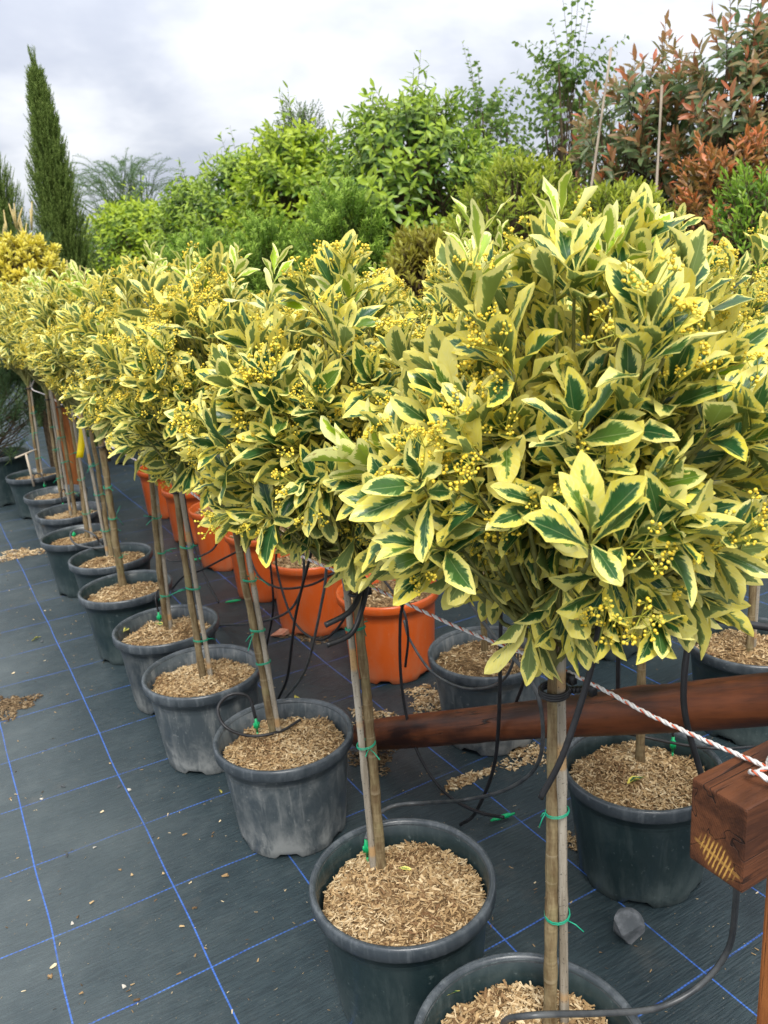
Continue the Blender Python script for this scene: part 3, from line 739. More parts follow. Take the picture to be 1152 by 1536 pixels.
# ------------------------------------------------------------------ shrubs and trees behind
def place(px, top, w, zc):
    p = at_d((px, 420), zc); return (p[0], p[1]), at_d((px, top), zc)[2], w * .5 * zc / FPX
def dome(t): return math.sin(min(1, t * 1.0 + .12) * math.pi) ** .55 if t < .88 else max(.05, (1 - t) / .12) ** .5 * math.sin(1.0 * math.pi * .999) ** 0 * .62
def prof_dome(t): return np.sqrt(np.clip(1 - ((t - .45) / .56) ** 2, .02, 1))
def prof_cone(t): return np.clip((1 - t) ** .62 * (.35 + .65 * np.clip(t * 6, 0, 1)), .03, 1)
def prof_vase(t): return np.clip(.25 + .85 * t, 0, 1) * np.sqrt(np.clip((1.03 - t) / .3, 0, 1))

def shrub(name, label, cat, xy, h, rx, ls, seed, nsh, nper, L, size, th=(.4, 1.1), droop=.1, up=.7, prof=prof_dome, z0=.12, n_ind=0, stems=5, group=None,
          new=.5, hollow=.55, curve=None, lean=(0, 0), stem_mat=None, rough=.18, decus=False, sz_in=.6, twig=.003, poke=0, bias=0.):
    rng = np.random.default_rng(seed); O = np.array([xy[0], xy[1], 0.]); root = link(name, None, None, O, label, cat, group)
    t = rng.random(nsh) ** .65; a = rng.random(nsh) * 6.283; r = np.where(rng.random(nsh) < .7, rng.uniform(.8, 1.03, nsh), hollow + (1 - hollow) * rng.random(nsh) - .2)
    lump = 1 + rough * np.sin(a * 3 + seed + t * 5) * np.cos(t * 9 + seed) + rough * .6 * np.sin(a * 7 + t * 14 + seed * 3)
    rr = rx * prof(t) * np.clip(r, .1, 1.1) * lump; z = h * (z0 + (1 - z0) * t) - np.mean(L) * up * .6
    S = np.stack([np.cos(a) * rr + lean[0] * t, np.sin(a) * rr + lean[1] * t, np.maximum(z, .1)], 1)
    A = nrm(np.stack([np.cos(a), np.sin(a), up * (1 + t)], 1) + rng.normal(0, .22, (nsh, 3)))
    Ls = L * rng.uniform(.7, 1.25, nsh)
    if poke:                                               # a few long leaders stand out of the top
        k = np.argsort(-t)[:poke]; Ls[k] *= 1.8; A[k] = nrm(A[k] * [.35, .35, 1] + [0, 0, .6])
    tz = A[:, 2] * Ls * (1 if curve is None else .6) + size * .3; zt = np.sort(S[:, 2] + tz)[-max(4, nsh // 60)]; S[:, 2] *= (h - np.mean(tz)) / (zt - np.mean(tz))
    R, T, f, s = spray(rng, S, A, Ls, nper, size, th[0], th[1], droop, decus, sz_in, .25, curve)
    N = len(T); lr = np.clip(rng.random(N) * .45 + np.repeat(rng.random(nsh), nper) * .35 + (f - .5) * new + .12 + bias, 0, .999)
    vi = rng.integers(0, len(ls.V), N)
    # stems
    P = []; rad = []
    for k in range(stems):
        aa = k * 2.4 + rng.random(); q = rng.uniform(.2, .7) * rx if stems > 1 else 0
        e = np.array([math.cos(aa) * q + lean[0], math.sin(aa) * q + lean[1], h * rng.uniform(.75, .92)]); b = np.array([math.cos(aa) * .04, math.sin(aa) * .04, 0]) * (stems > 1)
        P.append([b, b + (e - b) * [.25, .25, .35], b + (e - b) * [.6, .6, .7], e]); w = .012 + .006 * h; rad.append([w, w * .8, w * .5, w * .2])
    P = np.array(P); trunk = link('trunk', fast_mesh('trunk', *tubes(P, np.array(rad), 6), stem_mat or M_STEM), root)
    # crown framework: twigs from the stems to every shoot
    kx = rng.integers(0, len(P), nsh); hp = P[kx, 0] + (P[kx, 3] - P[kx, 0]) * np.clip(S[:, 2:3] / h * .85, .05, 1)
    tip = S + A * Ls[:, None] + (np.array([0, 0, 1.]) * (curve * Ls)[:, None] if curve is not None else 0)
    PP = np.stack([hp, hp * .5 + S * .5 - [0, 0, .02], S, (S + tip) / 2 + (0 if curve is None else -np.array([0, 0, 1.]) * (curve * Ls * .25)[:, None]), tip], 1)
    crown = link('crown', fast_mesh('crown', *tubes(PP, np.array([twig * 1.6, twig * 1.3, twig, twig * .8, twig * .4])[None].repeat(nsh, 0), 3), stem_mat or M_STEM), root)
    leaf_parts(crown, ls, R, T, vi, lr, np.zeros(N), n_ind, O)
    return root

def lset(name, mat, prof, w, seed, rows=4, cols=2, **k): return LeafSet(name, mat, prof, w, rows, cols, 18, seed, **k)
ML_LAUREL = mat_leaf('laurel_leaf', (0.05, 0.15, 0.022), (0.40, 0.53, 0.03), .40, .45, .32, (0.30, 0.42, 0.10))
ML_LIME = mat_leaf('lime_leaf', (0.10, 0.22, 0.018), (0.48, 0.58, 0.025), .42, .4, .34, (0.35, 0.45, 0.08))
ML_OLIVE = mat_leaf('olive_green_leaf', (0.14, 0.21, 0.02), (0.50, 0.54, 0.045), .45, .35, .4)
ML_RUSSET = mat_leaf('russet_green_leaf', (0.20, 0.16, 0.022), (0.42, 0.42, 0.05), .45, .35, .35)
ML_BIRCH = mat_leaf('birch_leaf', (0.08, 0.17, 0.03), (0.28, 0.38, 0.06), .5, .3, .4)
ML_PHOT = mat_leaf('red_photinia_leaf', (0.14, 0.23, 0.09), (0.60, 0.14, 0.065), .36, .45, .35, (0.32, 0.18, 0.09))
ML_FIRE = mat_leaf('orange_red_leaf', (0.17, 0.15, 0.035), (0.62, 0.17, 0.05), .38, .45, .25)
ML_BRIGHT = mat_leaf('bright_green_leaf', (0.09, 0.21, 0.02), (0.36, 0.52, 0.045), .4, .4, .38)
ML_CRYPT = mat_leaf('cryptomeria_needle', (0.09, 0.21, 0.025), (0.40, 0.56, 0.08), .55, .25, .38)
ML_CYPR = mat_leaf('cypress_scale', (0.12, 0.19, 0.04), (0.27, 0.35, 0.085), .65, .2, .35)
ML_CEDAR = mat_leaf('cedar_needle', (0.09, 0.16, 0.07), (0.20, 0.29, 0.13), .6, .2, .3)
ML_PINE = mat_leaf('pine_needle', (0.035, 0.085, 0.03), (0.13, 0.20, 0.075), .55, .25, .15)
ML_GOLD = mat_leaf('golden_leaf', (0.46, 0.42, 0.035), (0.84, 0.70, 0.09), .4, .4, .3, None, (0.85, 0.76, 0.20))
ML_DULL = mat_leaf('dull_green_leaf', (0.08, 0.15, 0.045), (0.22, 0.29, 0.09), .55, .25, .3)
LSL = lset('l', ML_LAUREL, P_LANCE, .34, 71, curl=.7, fold=.3); LSI = lset('l', ML_LIME, P_LANCE, .36, 72, curl=.6, fold=.3)
LSO = lset('l', ML_OLIVE, P_OBOV, .30, 73, curl=.2, fold=.3); LSR = lset('l', ML_RUSSET, P_OBOV, .32, 74, curl=.2)
LSB = lset('l', ML_BIRCH, P_OVAL, .75, 75, curl=.2); LSP = lset('l', ML_PHOT, P_LANCE, .36, 76, curl=.35, fold=.5)
LSF = lset('l', ML_FIRE, P_LANCE, .36, 77, curl=.3, fold=.45); LSG = lset('l', ML_BRIGHT, P_LANCE, .32, 78, curl=.25)
LSC = lset('l', ML_CRYPT, P_NEEDLE, .22, 79, 2, 1, curl=.5, fold=0); LSY = lset('l', ML_CYPR, P_NEEDLE, .24, 80, 2, 1, curl=.1)
LSD = lset('l', ML_CEDAR, P_NEEDLE, .12, 81, 2, 1, curl=.3); LSN = lset('l', ML_PINE, P_NEEDLE, .028, 82, 2, 1, curl=.1)
LSK = lset('l', ML_GOLD, P_OBOV, .42, 83, curl=.3); LSU = lset('l', ML_DULL, P_LANCE, .3, 84, 3, 1, curl=.3)

BK = 'tall laurel-like shrubs behind the rows'
for px, top, w, zc, ls, lab, sd, ns, sz in [
        (622, 140, 235, 6.2, LSL, 'biggest broad green shrub with drooping leaves at the middle of the hedge', 101, 330, .125),
        (462, 188, 165, 7.6, LSI, 'light green leafy shrub just left of the biggest drooping shrub', 102, 280, .12),
        (382, 222, 150, 8.8, LSL, 'mid green drooping-leaved shrub fourth from the big cypress', 103, 280, .12),
        (310, 262, 110, 9.8, LSL, 'small topped green shrub with thin leaders above the feathery conifers', 104, 240, .115),
        (222, 295, 190, 10.8, LSI, 'rounded lime green shrub immediately right of the tall cypress', 105, 420, .115),
        (742, 215, 130, 7.2, LSL, 'soft green shrub under the sparse birches', 106, 260, .10)]:
    xy, h, r = place(px, top + 6, w * 1.2, zc)
    shrub('broadleaf_shrub', lab, 'shrub', xy, h, r, ls, sd, int(ns * 2.0), 13, .22, sz * .95, (.5, 1.25), .42, .6, n_ind=240 if zc < 8 else 160, group=BK, new=.9, poke=3, bias=.04)
xy, h, r = place(470, 160, 85, 10.5)
shrub('broadleaf_tree', 'grey-green bushy treetop rising behind the light green shrub', 'tree', xy, h, r, LSU, 107, 420, 12, .25, .06, (.4, 1.), .05, 1.0, z0=.3)
for px, top, w, zc, ls, lab, sd in [
        (783, 250, 205, 4.9, LSO, 'olive-yellow whorled bush behind the crown of the nearest tree', 111),
        (642, 348, 135, 4.8, LSR, 'low russet and yellow-green bush right of the feathery conifer', 112),
        (925, 285, 180, 4.7, LSO, 'yellow-green bush below the red photinia and its canes', 113)]:
    xy, h, r = place(px, top - 8, w * 1.15, zc)
    shrub('whorled_bush', lab, 'shrub', xy, h, r, ls, sd, 620, 11, .10, .068, (.35, 1.2), .0, .9, z0=.35, n_ind=200, group='yellow-green bushes behind the rows', new=.8, hollow=.6)
BF = 'sparse birches above the hedge'
for px, top, w, zc, lab, sd in [(735, 120, 120, 7.6, 'sparse thin birch above the soft green shrub', 121), (858, 45, 110, 7.0, 'tallest sparse birch left of the red photinia', 122)]:
    xy, h, r = place(px, top, w, zc)
    shrub('birch_tree', lab, 'tree', xy, h, r, LSB, sd, 200, 12, .32, .058, (.7, 1.3), .35, .6, curve=-.2, prof=prof_vase, z0=.3, stems=5, n_ind=80, group=BF, hollow=.2, poke=5, twig=.0022)
PG = 'red-leaved photinias at the right'
for px, top, w, zc, lab, sd, ns in [(1088, 5, 170, 5.2, 'tall red-tipped photinia reaching the top right corner', 131, 170), (960, 85, 190, 5.7, 'broad rusty red photinia with a bamboo cane in it', 132, 240), (1175, -20, 120, 5.3, 'red-tipped photinia cut by the right edge of the picture', 133, 170)]:
    xy, h, r = place(px, top, w, zc)
    shrub('photinia_bush', lab, 'shrub', xy, h, r, LSP, sd, ns, 11, .20, .125, (.30, 1.35), .22, .7, n_ind=260, group=PG, new=1.4, prof=prof_vase, z0=.25, poke=5, hollow=.3, bias=-.26, rough=.3)
xy, h, r = place(1085, 205, 190, 4.3)
shrub('fire_bush', 'low bush of vivid orange-red new leaves in front of the photinias', 'shrub', xy, h, r, LSF, 134, 300, 11, .16, .075, (.35, 1.15), .05, .9, n_ind=260, new=1.0)
xy, h, r = place(1135, 245, 165, 3.6)
shrub('bright_green_bush', 'bright fresh green bush at the right edge below the orange-red one', 'shrub', xy, h, r, LSG, 135, 380, 12, .14, .055, (.35, 1.1), .0, 1.1, n_ind=240, new=.9)
for px, top, w, zc, lab, sd in [(520, 283, 150, 5.5, 'largest feathery conifer with curled plumes in the middle', 141), (405, 325, 150, 6.3, 'feathery conifer just left of the largest one', 142), (300, 350, 140, 7.2, 'feathery conifer furthest left under the lime shrub', 143)]:
    xy, h, r = place(px, top, w, zc)
    shrub('feathery_conifer', lab, 'conifer', xy, h, r, LSC, sd, 460, 46, .24, .042, (.75, 1.0), -.05, 1.7, group='feathery conifers behind the rows', curve=-.28, new=.9, sz_in=.8, hollow=.5, stems=3, rough=.12, stem_mat=M_GSTEM, z0=.3, bias=.15)
xy, h, r = place(104, 118, 105, 8.0); tp = at_d((48, 70), 7.4)
shrub('cypress_tree', 'tall narrow dark green cypress at the left against the sky', 'tree', xy, h, r, LSY, 151, 3800, 14, .13, .036, (.45, .8), -.15, 1.5, stem_mat=M_GSTEM, twig=.002, prof=prof_cone, z0=.02, stems=1, hollow=.5, rough=.2, new=.5, poke=40, lean=((tp[0] - xy[0]) * .55, (tp[1] - xy[1]) * .55))
xy, h, r = place(20, 235, 75, 9.5)
shrub('cypress_tree', 'shorter olive green cypress left of the tall one', 'tree', xy, h, r, LSY, 152, 1700, 14, .16, .036, (.45, .8), -.15, 1.6, stem_mat=M_GSTEM, twig=.002, z0=.05, stems=1, hollow=.6, rough=.16, new=.5, poke=12)
xy, h, r = place(205, 235, 190, 12.5)
shrub('wispy_cedar', 'wispy grey-green cedar with thin arching shoots right of the tall cypress', 'tree', xy, h, r, LSD, 153, 420, 44, .55, .06, (.6, 1.1), .1, .35, z0=.3, stems=3, curve=-.45, hollow=.25, poke=0, rough=.3, twig=.004, stem_mat=M_GSTEM)
xy, h, r = place(38, 352, 130, 6.1)
shrub('golden_bush', 'golden yellow dense bush at the left edge at the end of the row', 'shrub', xy, h, r, LSK, 154, 420, 10, .07, .062, (.35, 1.2), .0, .8, n_ind=240, new=.9, z0=.5)

def pine(label, xy, h, r, seed, n, candles, z0=.25, pot=None):
    root = shrub('pine', label, 'pine', xy, h, r, LSN, seed, n, 70, .16, .10, (.45, 1.0), -.05, .9, z0=z0, stems=1, hollow=.3, new=.4)
    rng = np.random.default_rng(seed); mb = MB()
    for k in range(candles):
        a = rng.random() * 6.28; q = r * .6 * rng.random(); b = np.array([math.cos(a) * q, math.sin(a) * q, h * rng.uniform(.9, 1.0)])
        for j in range(rng.integers(2, 5)):
            e = b + np.array([rng.normal(0, .035), rng.normal(0, .035), rng.uniform(.12, .26)])
            mb.put(*tube([b, b * .5 + e * .5 + [0, 0, .01], e], [.008, .008, .004], 5))
    if candles: link('candle', mb.mesh('candle', M_CANDLE), root)
    if pot:
        V, F = pot_body(.24, .38, .19, 3); pb = link('pot', fast_mesh('pot', V, F, M_POT[0]), root); link('rim', fast_mesh('rim', *pot_rim(.24, .38, 3), M_RIM), pb)
    return root
M_CANDLE = mat_plain('pine_candle', (0.42, 0.32, 0.11), .6, .2, (0.55, 0.44, 0.2), 60.)
xy, h, r = place(38, 345, 110, 7.4); pine('pine with pale upright candles beside the tall cypress', xy, h, r, 161, 110, 7)
xy, h, r = place(118, 428, 70, 7.2); pine('small blue-green pine with short candles at the foot of the cypress', xy, h, r, 162, 60, 4, .5)
p = at_z((22, 745), 0.); pine('bushy green pine in a big dark pot at the left edge', (p[0] - .08, p[1] - .1), 1.12, .40, 163, 150, 0, .4, True)
p = at_z((205, 690), 0.); pine('green pine in a dark pot between the rows far back', (p[0], p[1]), 1.15, .38, 164, 120, 0, .4, True)
# far wood closing the horizon
rng = np.random.default_rng(9); n = 5000
a = rng.uniform(-.35, 1.35, n); d = rng.uniform(17, 22, n); S = np.stack([np.sin(a) * d, np.cos(a) * d, rng.uniform(0, 1, n) ** .7 * (2.1 + .5 * np.sin(a * 17) + .3 * np.sin(a * 41))], 1)
R, T, f, s = spray(rng, S, nrm(rng.normal(size=(n, 3)) * .5 + [0, 0, .7]), np.full(n, .5), 9, .22, .5, 1.2, .2)
link('far_wood', LSU.joined('far_wood', R, T, rng.integers(0, 18, len(T)), rng.random(len(T)), np.zeros(len(T))), label='dark green mass of far shrubs closing the horizon', cat='wood', kind='stuff')

# ------------------------------------------------------------------ canes standing in the photinias
for a, b, zc, lab in [((917, 72), (884, 300), 5.0, 'tall grey cane leaning before the rusty photinia'), ((993, 128), (985, 275), 4.8, 'bamboo cane upright between the photinia and orange-red bush')]:
    A_, B_ = at_d(a, zc), at_d(b, zc); g = A_ + (B_ - A_) * (A_[2] / (A_[2] - B_[2])); P = np.linspace(g, A_, 14)
    o = link('bamboo_cane', fast_mesh('bamboo_cane', *tube(P - g, np.where(np.arange(14) % 3 == 1, .0085, .0070), 8), M_CANE), None, g, lab, 'cane', 'canes behind the rows')

# ------------------------------------------------------------------ log, beam, posts
l0 = at_z((545, 1103), .052); l1 = at_d((1152, 1048), 1.50); ld = l1 - l0; l2 = l0 + ld * 1.17
def log_mesh():
    n, sd = 46, 24; t = np.linspace(0, 1, n); L = np.linalg.norm(l2 - l0); rg = np.random.default_rng(4)
    r = .048 + .004 * np.sin(t * 11) * .4; a = np.arange(sd) * 2 * math.pi / sd
    V = np.stack([(r[:, None] * np.cos(a)), (r[:, None] * np.sin(a)), np.repeat((t * L)[:, None], sd, 1)], 2)
    k = 1 + .03 * np.sin(2 * a + 1)[None] + .02 * np.sin(3 * a[None] + t[:, None] * 9)
    for (kt, ka, am) in ((.68, 1.2, .10), (.72, 1.45, -.09), (.35, 4., .06), (.5, .4, .05)):
        k += am * np.exp(-((t[:, None] - kt) / .022) ** 2 - (np.angle(np.exp(1j * (a[None] - ka))) / .28) ** 2)
    V[..., :2] *= k[..., None]
    e0 = V[0] * [.90, .90, 1] - [0, 0, .006]; e1 = V[-1] * [.9, .9, 1] + [0, 0, .006]
    V = np.concatenate([e0[None] * [.02, .02, 1], e0[None], V, e1[None], e1[None] * [.02, .02, 1] + [0, 0, .0]], 0); m = len(V)
    F = [(i * sd + q, i * sd + (q + 1) % sd, (i + 1) * sd + (q + 1) % sd, (i + 1) * sd + q) for i in range(m - 1) for q in range(sd)]
    return fast_mesh('round_log', V.reshape(-1, 3), np.array(F), M_LOG)
lo = link('round_log', log_mesh(), None, l0, 'round varnished brown log sloping up behind the nearest trunk', 'log')
lo.rotation_euler = Vector(ld.tolist()).to_track_quat('Z', 'Y').to_euler()

def bevel_box(sx, sy, sz, b, seed=0, sub=6):
    import bmesh
    bm = bmesh.new(); bmesh.ops.create_cube(bm, size=1.0)
    bmesh.ops.scale(bm, vec=(sx, sy, sz), verts=bm.verts)
    bmesh.ops.bevel(bm, geom=bm.edges[:], offset=b, segments=2, affect='EDGES', profile=.6)
    rg = np.random.default_rng(seed)
    for v in bm.verts: v.co += Vector((rg.normal(size=3) * b * .12).tolist())
    return bm
def bm_obj(name, bm, mat, loc, label, cat, parent=None, kind=None):
    me = bpy.data.meshes.new(name); bm.to_mesh(me); bm.free(); me.materials.append(mat); return link(name, me, parent, loc, label, cat, kind=kind)
ZB = .825
fc = at_d((1119, 1281), .98)                               # middle of the beam's near upright edge
BX, BY, BZ = fc[0], fc[1] + .042, fc[2]
beam = bm_obj('timber_beam', bevel_box(.90, .080, .118, .003, 1), M_TIMBER, (BX + .45, BY, BZ), 'square dark stained timber beam with a raw scratched end, rope knotted on it', 'beam')
pp = at_z((1188, 1480), .30)
post = bm_obj('timber_post', bevel_box(.062, .062, BZ - .06, .004, 2), M_POST, (BX + .172, BY - .006, (BZ - .06) / 2), 'orange-brown upright timber post under the beam at lower right', 'post')
bm_obj('timber_post', bevel_box(.10, .10, 1.0, .004, 3), M_TIMBER, (l2[0] + .12, BY + .12, .5), 'dark timber post holding the log top beyond the right edge', 'post')
p = at_z((108, 762), 0.)
bm_obj('timber_post', bevel_box(.085, .085, 1.02, .004, 5), M_POST, (.80, 5.85, .51), 'rusty brown square post among the canes at the far end of the near row', 'post')

# ------------------------------------------------------------------ rope along the near row
def rope(pts, r, name, label, seed=0):
    P = spline(pts, 40); seg = np.linalg.norm(np.diff(P, axis=0), axis=1); s = np.concatenate([[0], np.cumsum(seg)])
    n = int(s[-1] / .0036); q = np.linspace(0, s[-1], n); C = np.stack([np.interp(q, s, P[:, k]) for k in range(3)], 1)
    T = nrm(np.gradient(C, axis=0)); ref = np.array([0, 0, 1.]); U = nrm(np.cross(T, ref)); W = np.cross(T, U)
    VV, FF, MI = [], [], []; off = 0
    for k in range(3):
        a = q / .026 * 6.283 + k * 2.094; X = C + (np.cos(a)[:, None] * U + np.sin(a)[:, None] * W) * r * .52
        V, F = tube(X, r * (.40 if k == 0 else .62), 5, False); VV.append(V); FF.append(F + off); off += len(V)
        fi = np.repeat(np.arange(n - 1), 5); MI.append(np.where((k == 0) & (fi % 7 < 6), 1, 0))
    return fast_mesh(name, np.vstack(VV), np.vstack(FF), mats=[M_ROPEW, M_ROPER], midx=np.concatenate(MI))
kn = np.array([BX + .085, BY - .02, BZ + .066])
rp = [kn]; 
for i, (pxy, b, t, st, ps, mi) in enumerate(row1): rp.append(np.array([t[0] + .022, t[1] - .004, .895 + (.012 if i % 2 else 0)]))
mids = []
for k in range(len(rp) - 1):
    mids.append(rp[k]); mids.append((rp[k] + rp[k + 1]) / 2 - [0, 0, .006])
mids.append(rp[-1]); mids.append(np.array([.80, 5.85 + .9, .93]))
ro = link('rope', rope(mids, .0032, 'rope', ''), None, None, 'red-flecked white rope strung along the trunks of the near row', 'rope')
# knot on the beam
kp = []
for k in range(46):
    a = k * .62; kp.append(kn + np.array([.030 * math.sin(a * .31) + .012 * math.cos(a), .016 * math.sin(a), .008 + .007 * math.sin(a * 1.7)]))
for q in ([.07, -.01, .004], [.16, -.03, .0], [.24, .02, .0], [.27, .075, -.02]): kp.append(kn + np.array(q))
link('knot', rope(kp[:50], .0033, 'knot', ''), ro)

# ------------------------------------------------------------------ irrigation tubes
def pegmesh():
    mb = MB(); mb.put(*tube([(0, 0, 0), (0, 0, .012), (0, 0, .014), (0, 0, .030), (0, 0, .032), (0, 0, .045)], [.003, .003, .0062, .0062, .0045, .0035], 8))
    for a in range(4):
        d = np.array([math.cos(a * 1.571), math.sin(a * 1.571), 0]); mb.put(BOXV * [.0022 + abs(d[0]) * .006, .0022 + abs(d[1]) * .006, .016] + d * .005 + [0, 0, .022], BOXF)
    mb.put(*tube([(0, 0, -.035), (0, 0, 0)], [.0008, .003], 6)); return mb.mesh('dripper', M_GREENP)
PEG = pegmesh()
def flatpeg():
    mb = MB(); mb.put(*tube([(0, 0, .004), (.012, 0, .006), (.02, 0, .006), (.055, 0, .006), (.062, 0, .006), (.075, 0, .006)], [.003, .0042, .0065, .0065, .004, .003], 8)); return mb.mesh('ground_peg', M_GREENP)
FLATPEG = flatpeg()
def itube(label, pts, X=None, r=.0034, mat=None, drip=None, pts3=None):
    P = []
    for p in (pts or []):
        if len(p) == 3: q = at_d(p[:2], p[2])
        else:
            q = at_x(p, X); g = at_z(p, .006)
            if q[2] < .006 or q[0] <= 0: q = g
        P.append(q)
    if pts3 is not None: P += [np.array(q, float) for q in pts3]
    P = spline(P, 10); o = P[0].copy(); r = r * (1.3 if r < .005 else 1.0)
    ob = link('irrigation_tube', fast_mesh('irrigation_tube', *tube(P - o, r, 7), mat or M_RUBBER), None, o, label, 'tube', 'irrigation tubes between the pots')
    if drip is not None:
        d = link('dripper', PEG, ob, np.array(drip) - o)
    return ob
G = lambda x, y: at_z((x, y), .006)
dp = at_z((551, 1285), .262)
itube('grey tube curving from the crowns round to the dripper of the glossy black pot', [(680, 800), (691, 876), (730, 940), (792, 1015), (813, 1075), (806, 1147), (758, 1185), (696, 1200)], 1.02, .0036, M_TUBEG, dp,
      [at_z((640, 1204), .33), at_z((590, 1209), .335), at_z((562, 1228), .325), dp + [0, 0, .045]])
itube('black tube drooping to the ground peg behind the glossy black pot', [(640, 800), (606, 900), (600, 950), (603, 1032), (619, 1109), (648, 1166), (681, 1200), (720, 1219), (755, 1226)], 1.06, .0036)
itube('black tube hanging straight down left of the nearest trunk', [(752, 820), (751, 931), (748, 1080), (739, 1157), (713, 1219), (691, 1237)], 1.08, .0038)
itube('short black tube slanting behind the white-stained pot rim', [(830, 900), (815, 946), (777, 1046), (765, 1075)], 1.16, .0034)
itube('thick black loose tube end hanging just right of the nearest trunk', [(900, 900, 1.12), (895, 960, 1.12), (878, 1032, 1.13), (844, 1133, 1.15), (811, 1197, 1.17)], None, .0036)
itube('black tube hanging vertically beside the trunk behind the log', [(928, 860), (928, 927), (927, 1030), (928, 1100)], 1.22, .0040)
itube('thick black tube dropping over the log beside the beam', [(1040, 860, 1.36), (1036, 934, 1.36), (1026, 1018, 1.36), (1029, 1080, 1.37), (1053, 1166, 1.42), (1062, 1200, 1.5)], None, .0042)
itube('stout black main pipe crossing the right edge under the crowns', [(960, 898, 1.95), (1045, 922, 1.95), (1152, 941, 1.95), (1260, 950, 1.95)], None, .0095)
dn = np.array([.61, .80, .268])
itube('grey tube sweeping over the mat under the beam into the nearest pot', None, None, .0040, M_TUBEG, dn, [at_d((1106, 1300), 1.22), at_d((1103, 1360), 1.30), at_d((1092, 1425), 1.33), at_d((1050, 1478), 1.34), at_d((985, 1512), 1.33), at_d((900, 1520), 1.29), at_d((800, 1523), 1.24), at_d((755, 1536), 1.30), dn + [0, 0, .045]])
d3 = at_z((386, 1098), .262)
itube('black tube looped over the rim of the big dusty pot into its green dripper', None, None, .0034, None, d3, [at_z((450, 1080), .27), at_z((420, 1097), .28), at_z((375, 1104), .285), at_z((338, 1090), .32), at_z((327, 1062), .355), at_z((345, 1042), .385), at_z((372, 1045), .37), d3 + [0, 0, .045]])
itube('black tube arcing left from the second orange pot to the fourth near pot', [(450, 790), (456, 850), (450, 890), (428, 920), (380, 935), (330, 938), (312, 942)], 1.0, .0036, M_TUBEG)
itube('thin black line dropping in front of the third orange pot', [(400, 780), (404, 830), (410, 904), (404, 950), (396, 978), (385, 990)], 1.06, .0034)
itube('long black line slanting from the crowns to the rim of the dusty pot', [(476, 780), (472, 808), (444, 920), (432, 1011), (420, 1043), (412, 1060)], .88, .0036)
itube('grey line slanting past the second orange pot into the dusty pot', [(490, 850), (484, 896), (460, 1000), (430, 1045), (410, 1068)], .84, .0032, M_TUBEG)
itube('black tube end curling left off the second trunk, upper of two', [(548, 870, 1.56), (540, 890, 1.55), (524, 918, 1.52), (488, 938, 1.50)], None, .0042)
itube('black tube end curling left off the second trunk, lower of two', [(550, 880, 1.56), (543, 912, 1.54), (527, 950, 1.52), (490, 968, 1.50)], None, .0042)
itube('black tube sagging across the second and third orange pots', [(368, 790), (372, 824), (388, 864), (420, 882), (464, 878), (500, 860)], 1.05, .0034)
itube('black tube falling from the canes to the ground peg near the orange pots', [(276, 740), (284, 788), (300, 848), (328, 904)], .95, .0036)
itube('black tube sagging behind the fifth pot toward the fourth orange pot', [(236, 770), (248, 836), (285, 838), (318, 825), (330, 800), (332, 770)], 1.0, .0034, M_TUBEG)
itube('black tube rising from the fifth pot across to the orange pots', [(258, 884), (275, 865), (300, 856), (335, 838), (370, 820)], .95, .0034)
d7 = at_z((157, 832), .262); d8 = at_z((112, 808), .262)
itube('black loop standing over the eighth pot', None, None, .0036, M_TUBEG, d8, [at_z((163, 820), .30), at_z((140, 822), .30), at_z((112, 815), .31), at_z((106, 800), .34), at_z((120, 794), .36), at_z((142, 803), .35), at_z((150, 815), .30), d7 + [0, 0, .04]])
itube('thin black tube dipping into the pale rimmed tenth pot', None, None, .0034, None, at_z((68, 733), .265), [at_z((50, 722), .34), at_z((52, 712), .38), at_z((62, 712), .38), at_z((68, 728), .31)])
itube('grey tube arcing low across the front of the white-stained pot', [(606, 930), (615, 960), (648, 1008), (696, 1032), (744, 1027), (768, 998), (775, 950)], 1.14, .0030, M_TUBEG)
itube('small grey hoop standing in the white-stained pot', None, None, .0026, M_TUBEG, None, [at_z((765, 994), .262), at_z((763, 975), .30), at_z((768, 963), .33), at_z((776, 968), .32), at_z((777, 992), .262)])
itube('black tube resting across the pot behind the log', None, None, .0030, None, None, [at_z((930, 1098), .33), at_z((969, 1106), .312), at_z((1030, 1118), .308), at_z((1084, 1123), .308), at_z((1130, 1120), .25)])
itube('thin black line crossing before the nearest orange pot', [(520, 800), (560, 850), (600, 905), (612, 950), (608, 1000)], 1.10, .0030)
itube('black tube looping wide under the second and third crowns', [(420, 800), (415, 850), (440, 930), (480, 960), (515, 930), (528, 880)], .98, .0032)
for q, (x, y), rz in ((0, (736, 1233), .30), (1, (338, 905), .2), (2, (286, 842), .3)):
    o = link('ground_peg', FLATPEG, None, G(x, y), ['green plastic peg on the mat behind the glossy black pot', 'green plastic peg beside the third trunk near the orange pots', 'green plastic peg lying far back by the fourth orange pot'][q], 'peg', 'green irrigation pegs'); o.rotation_euler[2] = rz - .5
for i, (x, y, z, lab) in enumerate([(1009, 1128, .262, 'green dripper in the black pot behind the log'), (240, 934, .262, 'green dripper in the fifth near pot'), (96, 765, .262, 'green dripper in the ninth near pot')]):
    p = at_z((x, y), z); itube('thin feed tube of the ' + lab, None, None, .0026, None, p, [p + [.0, .0, .045], p + [.0, .01, .10], p + [.03, .06, .11], p + [.09, .16, .03]])
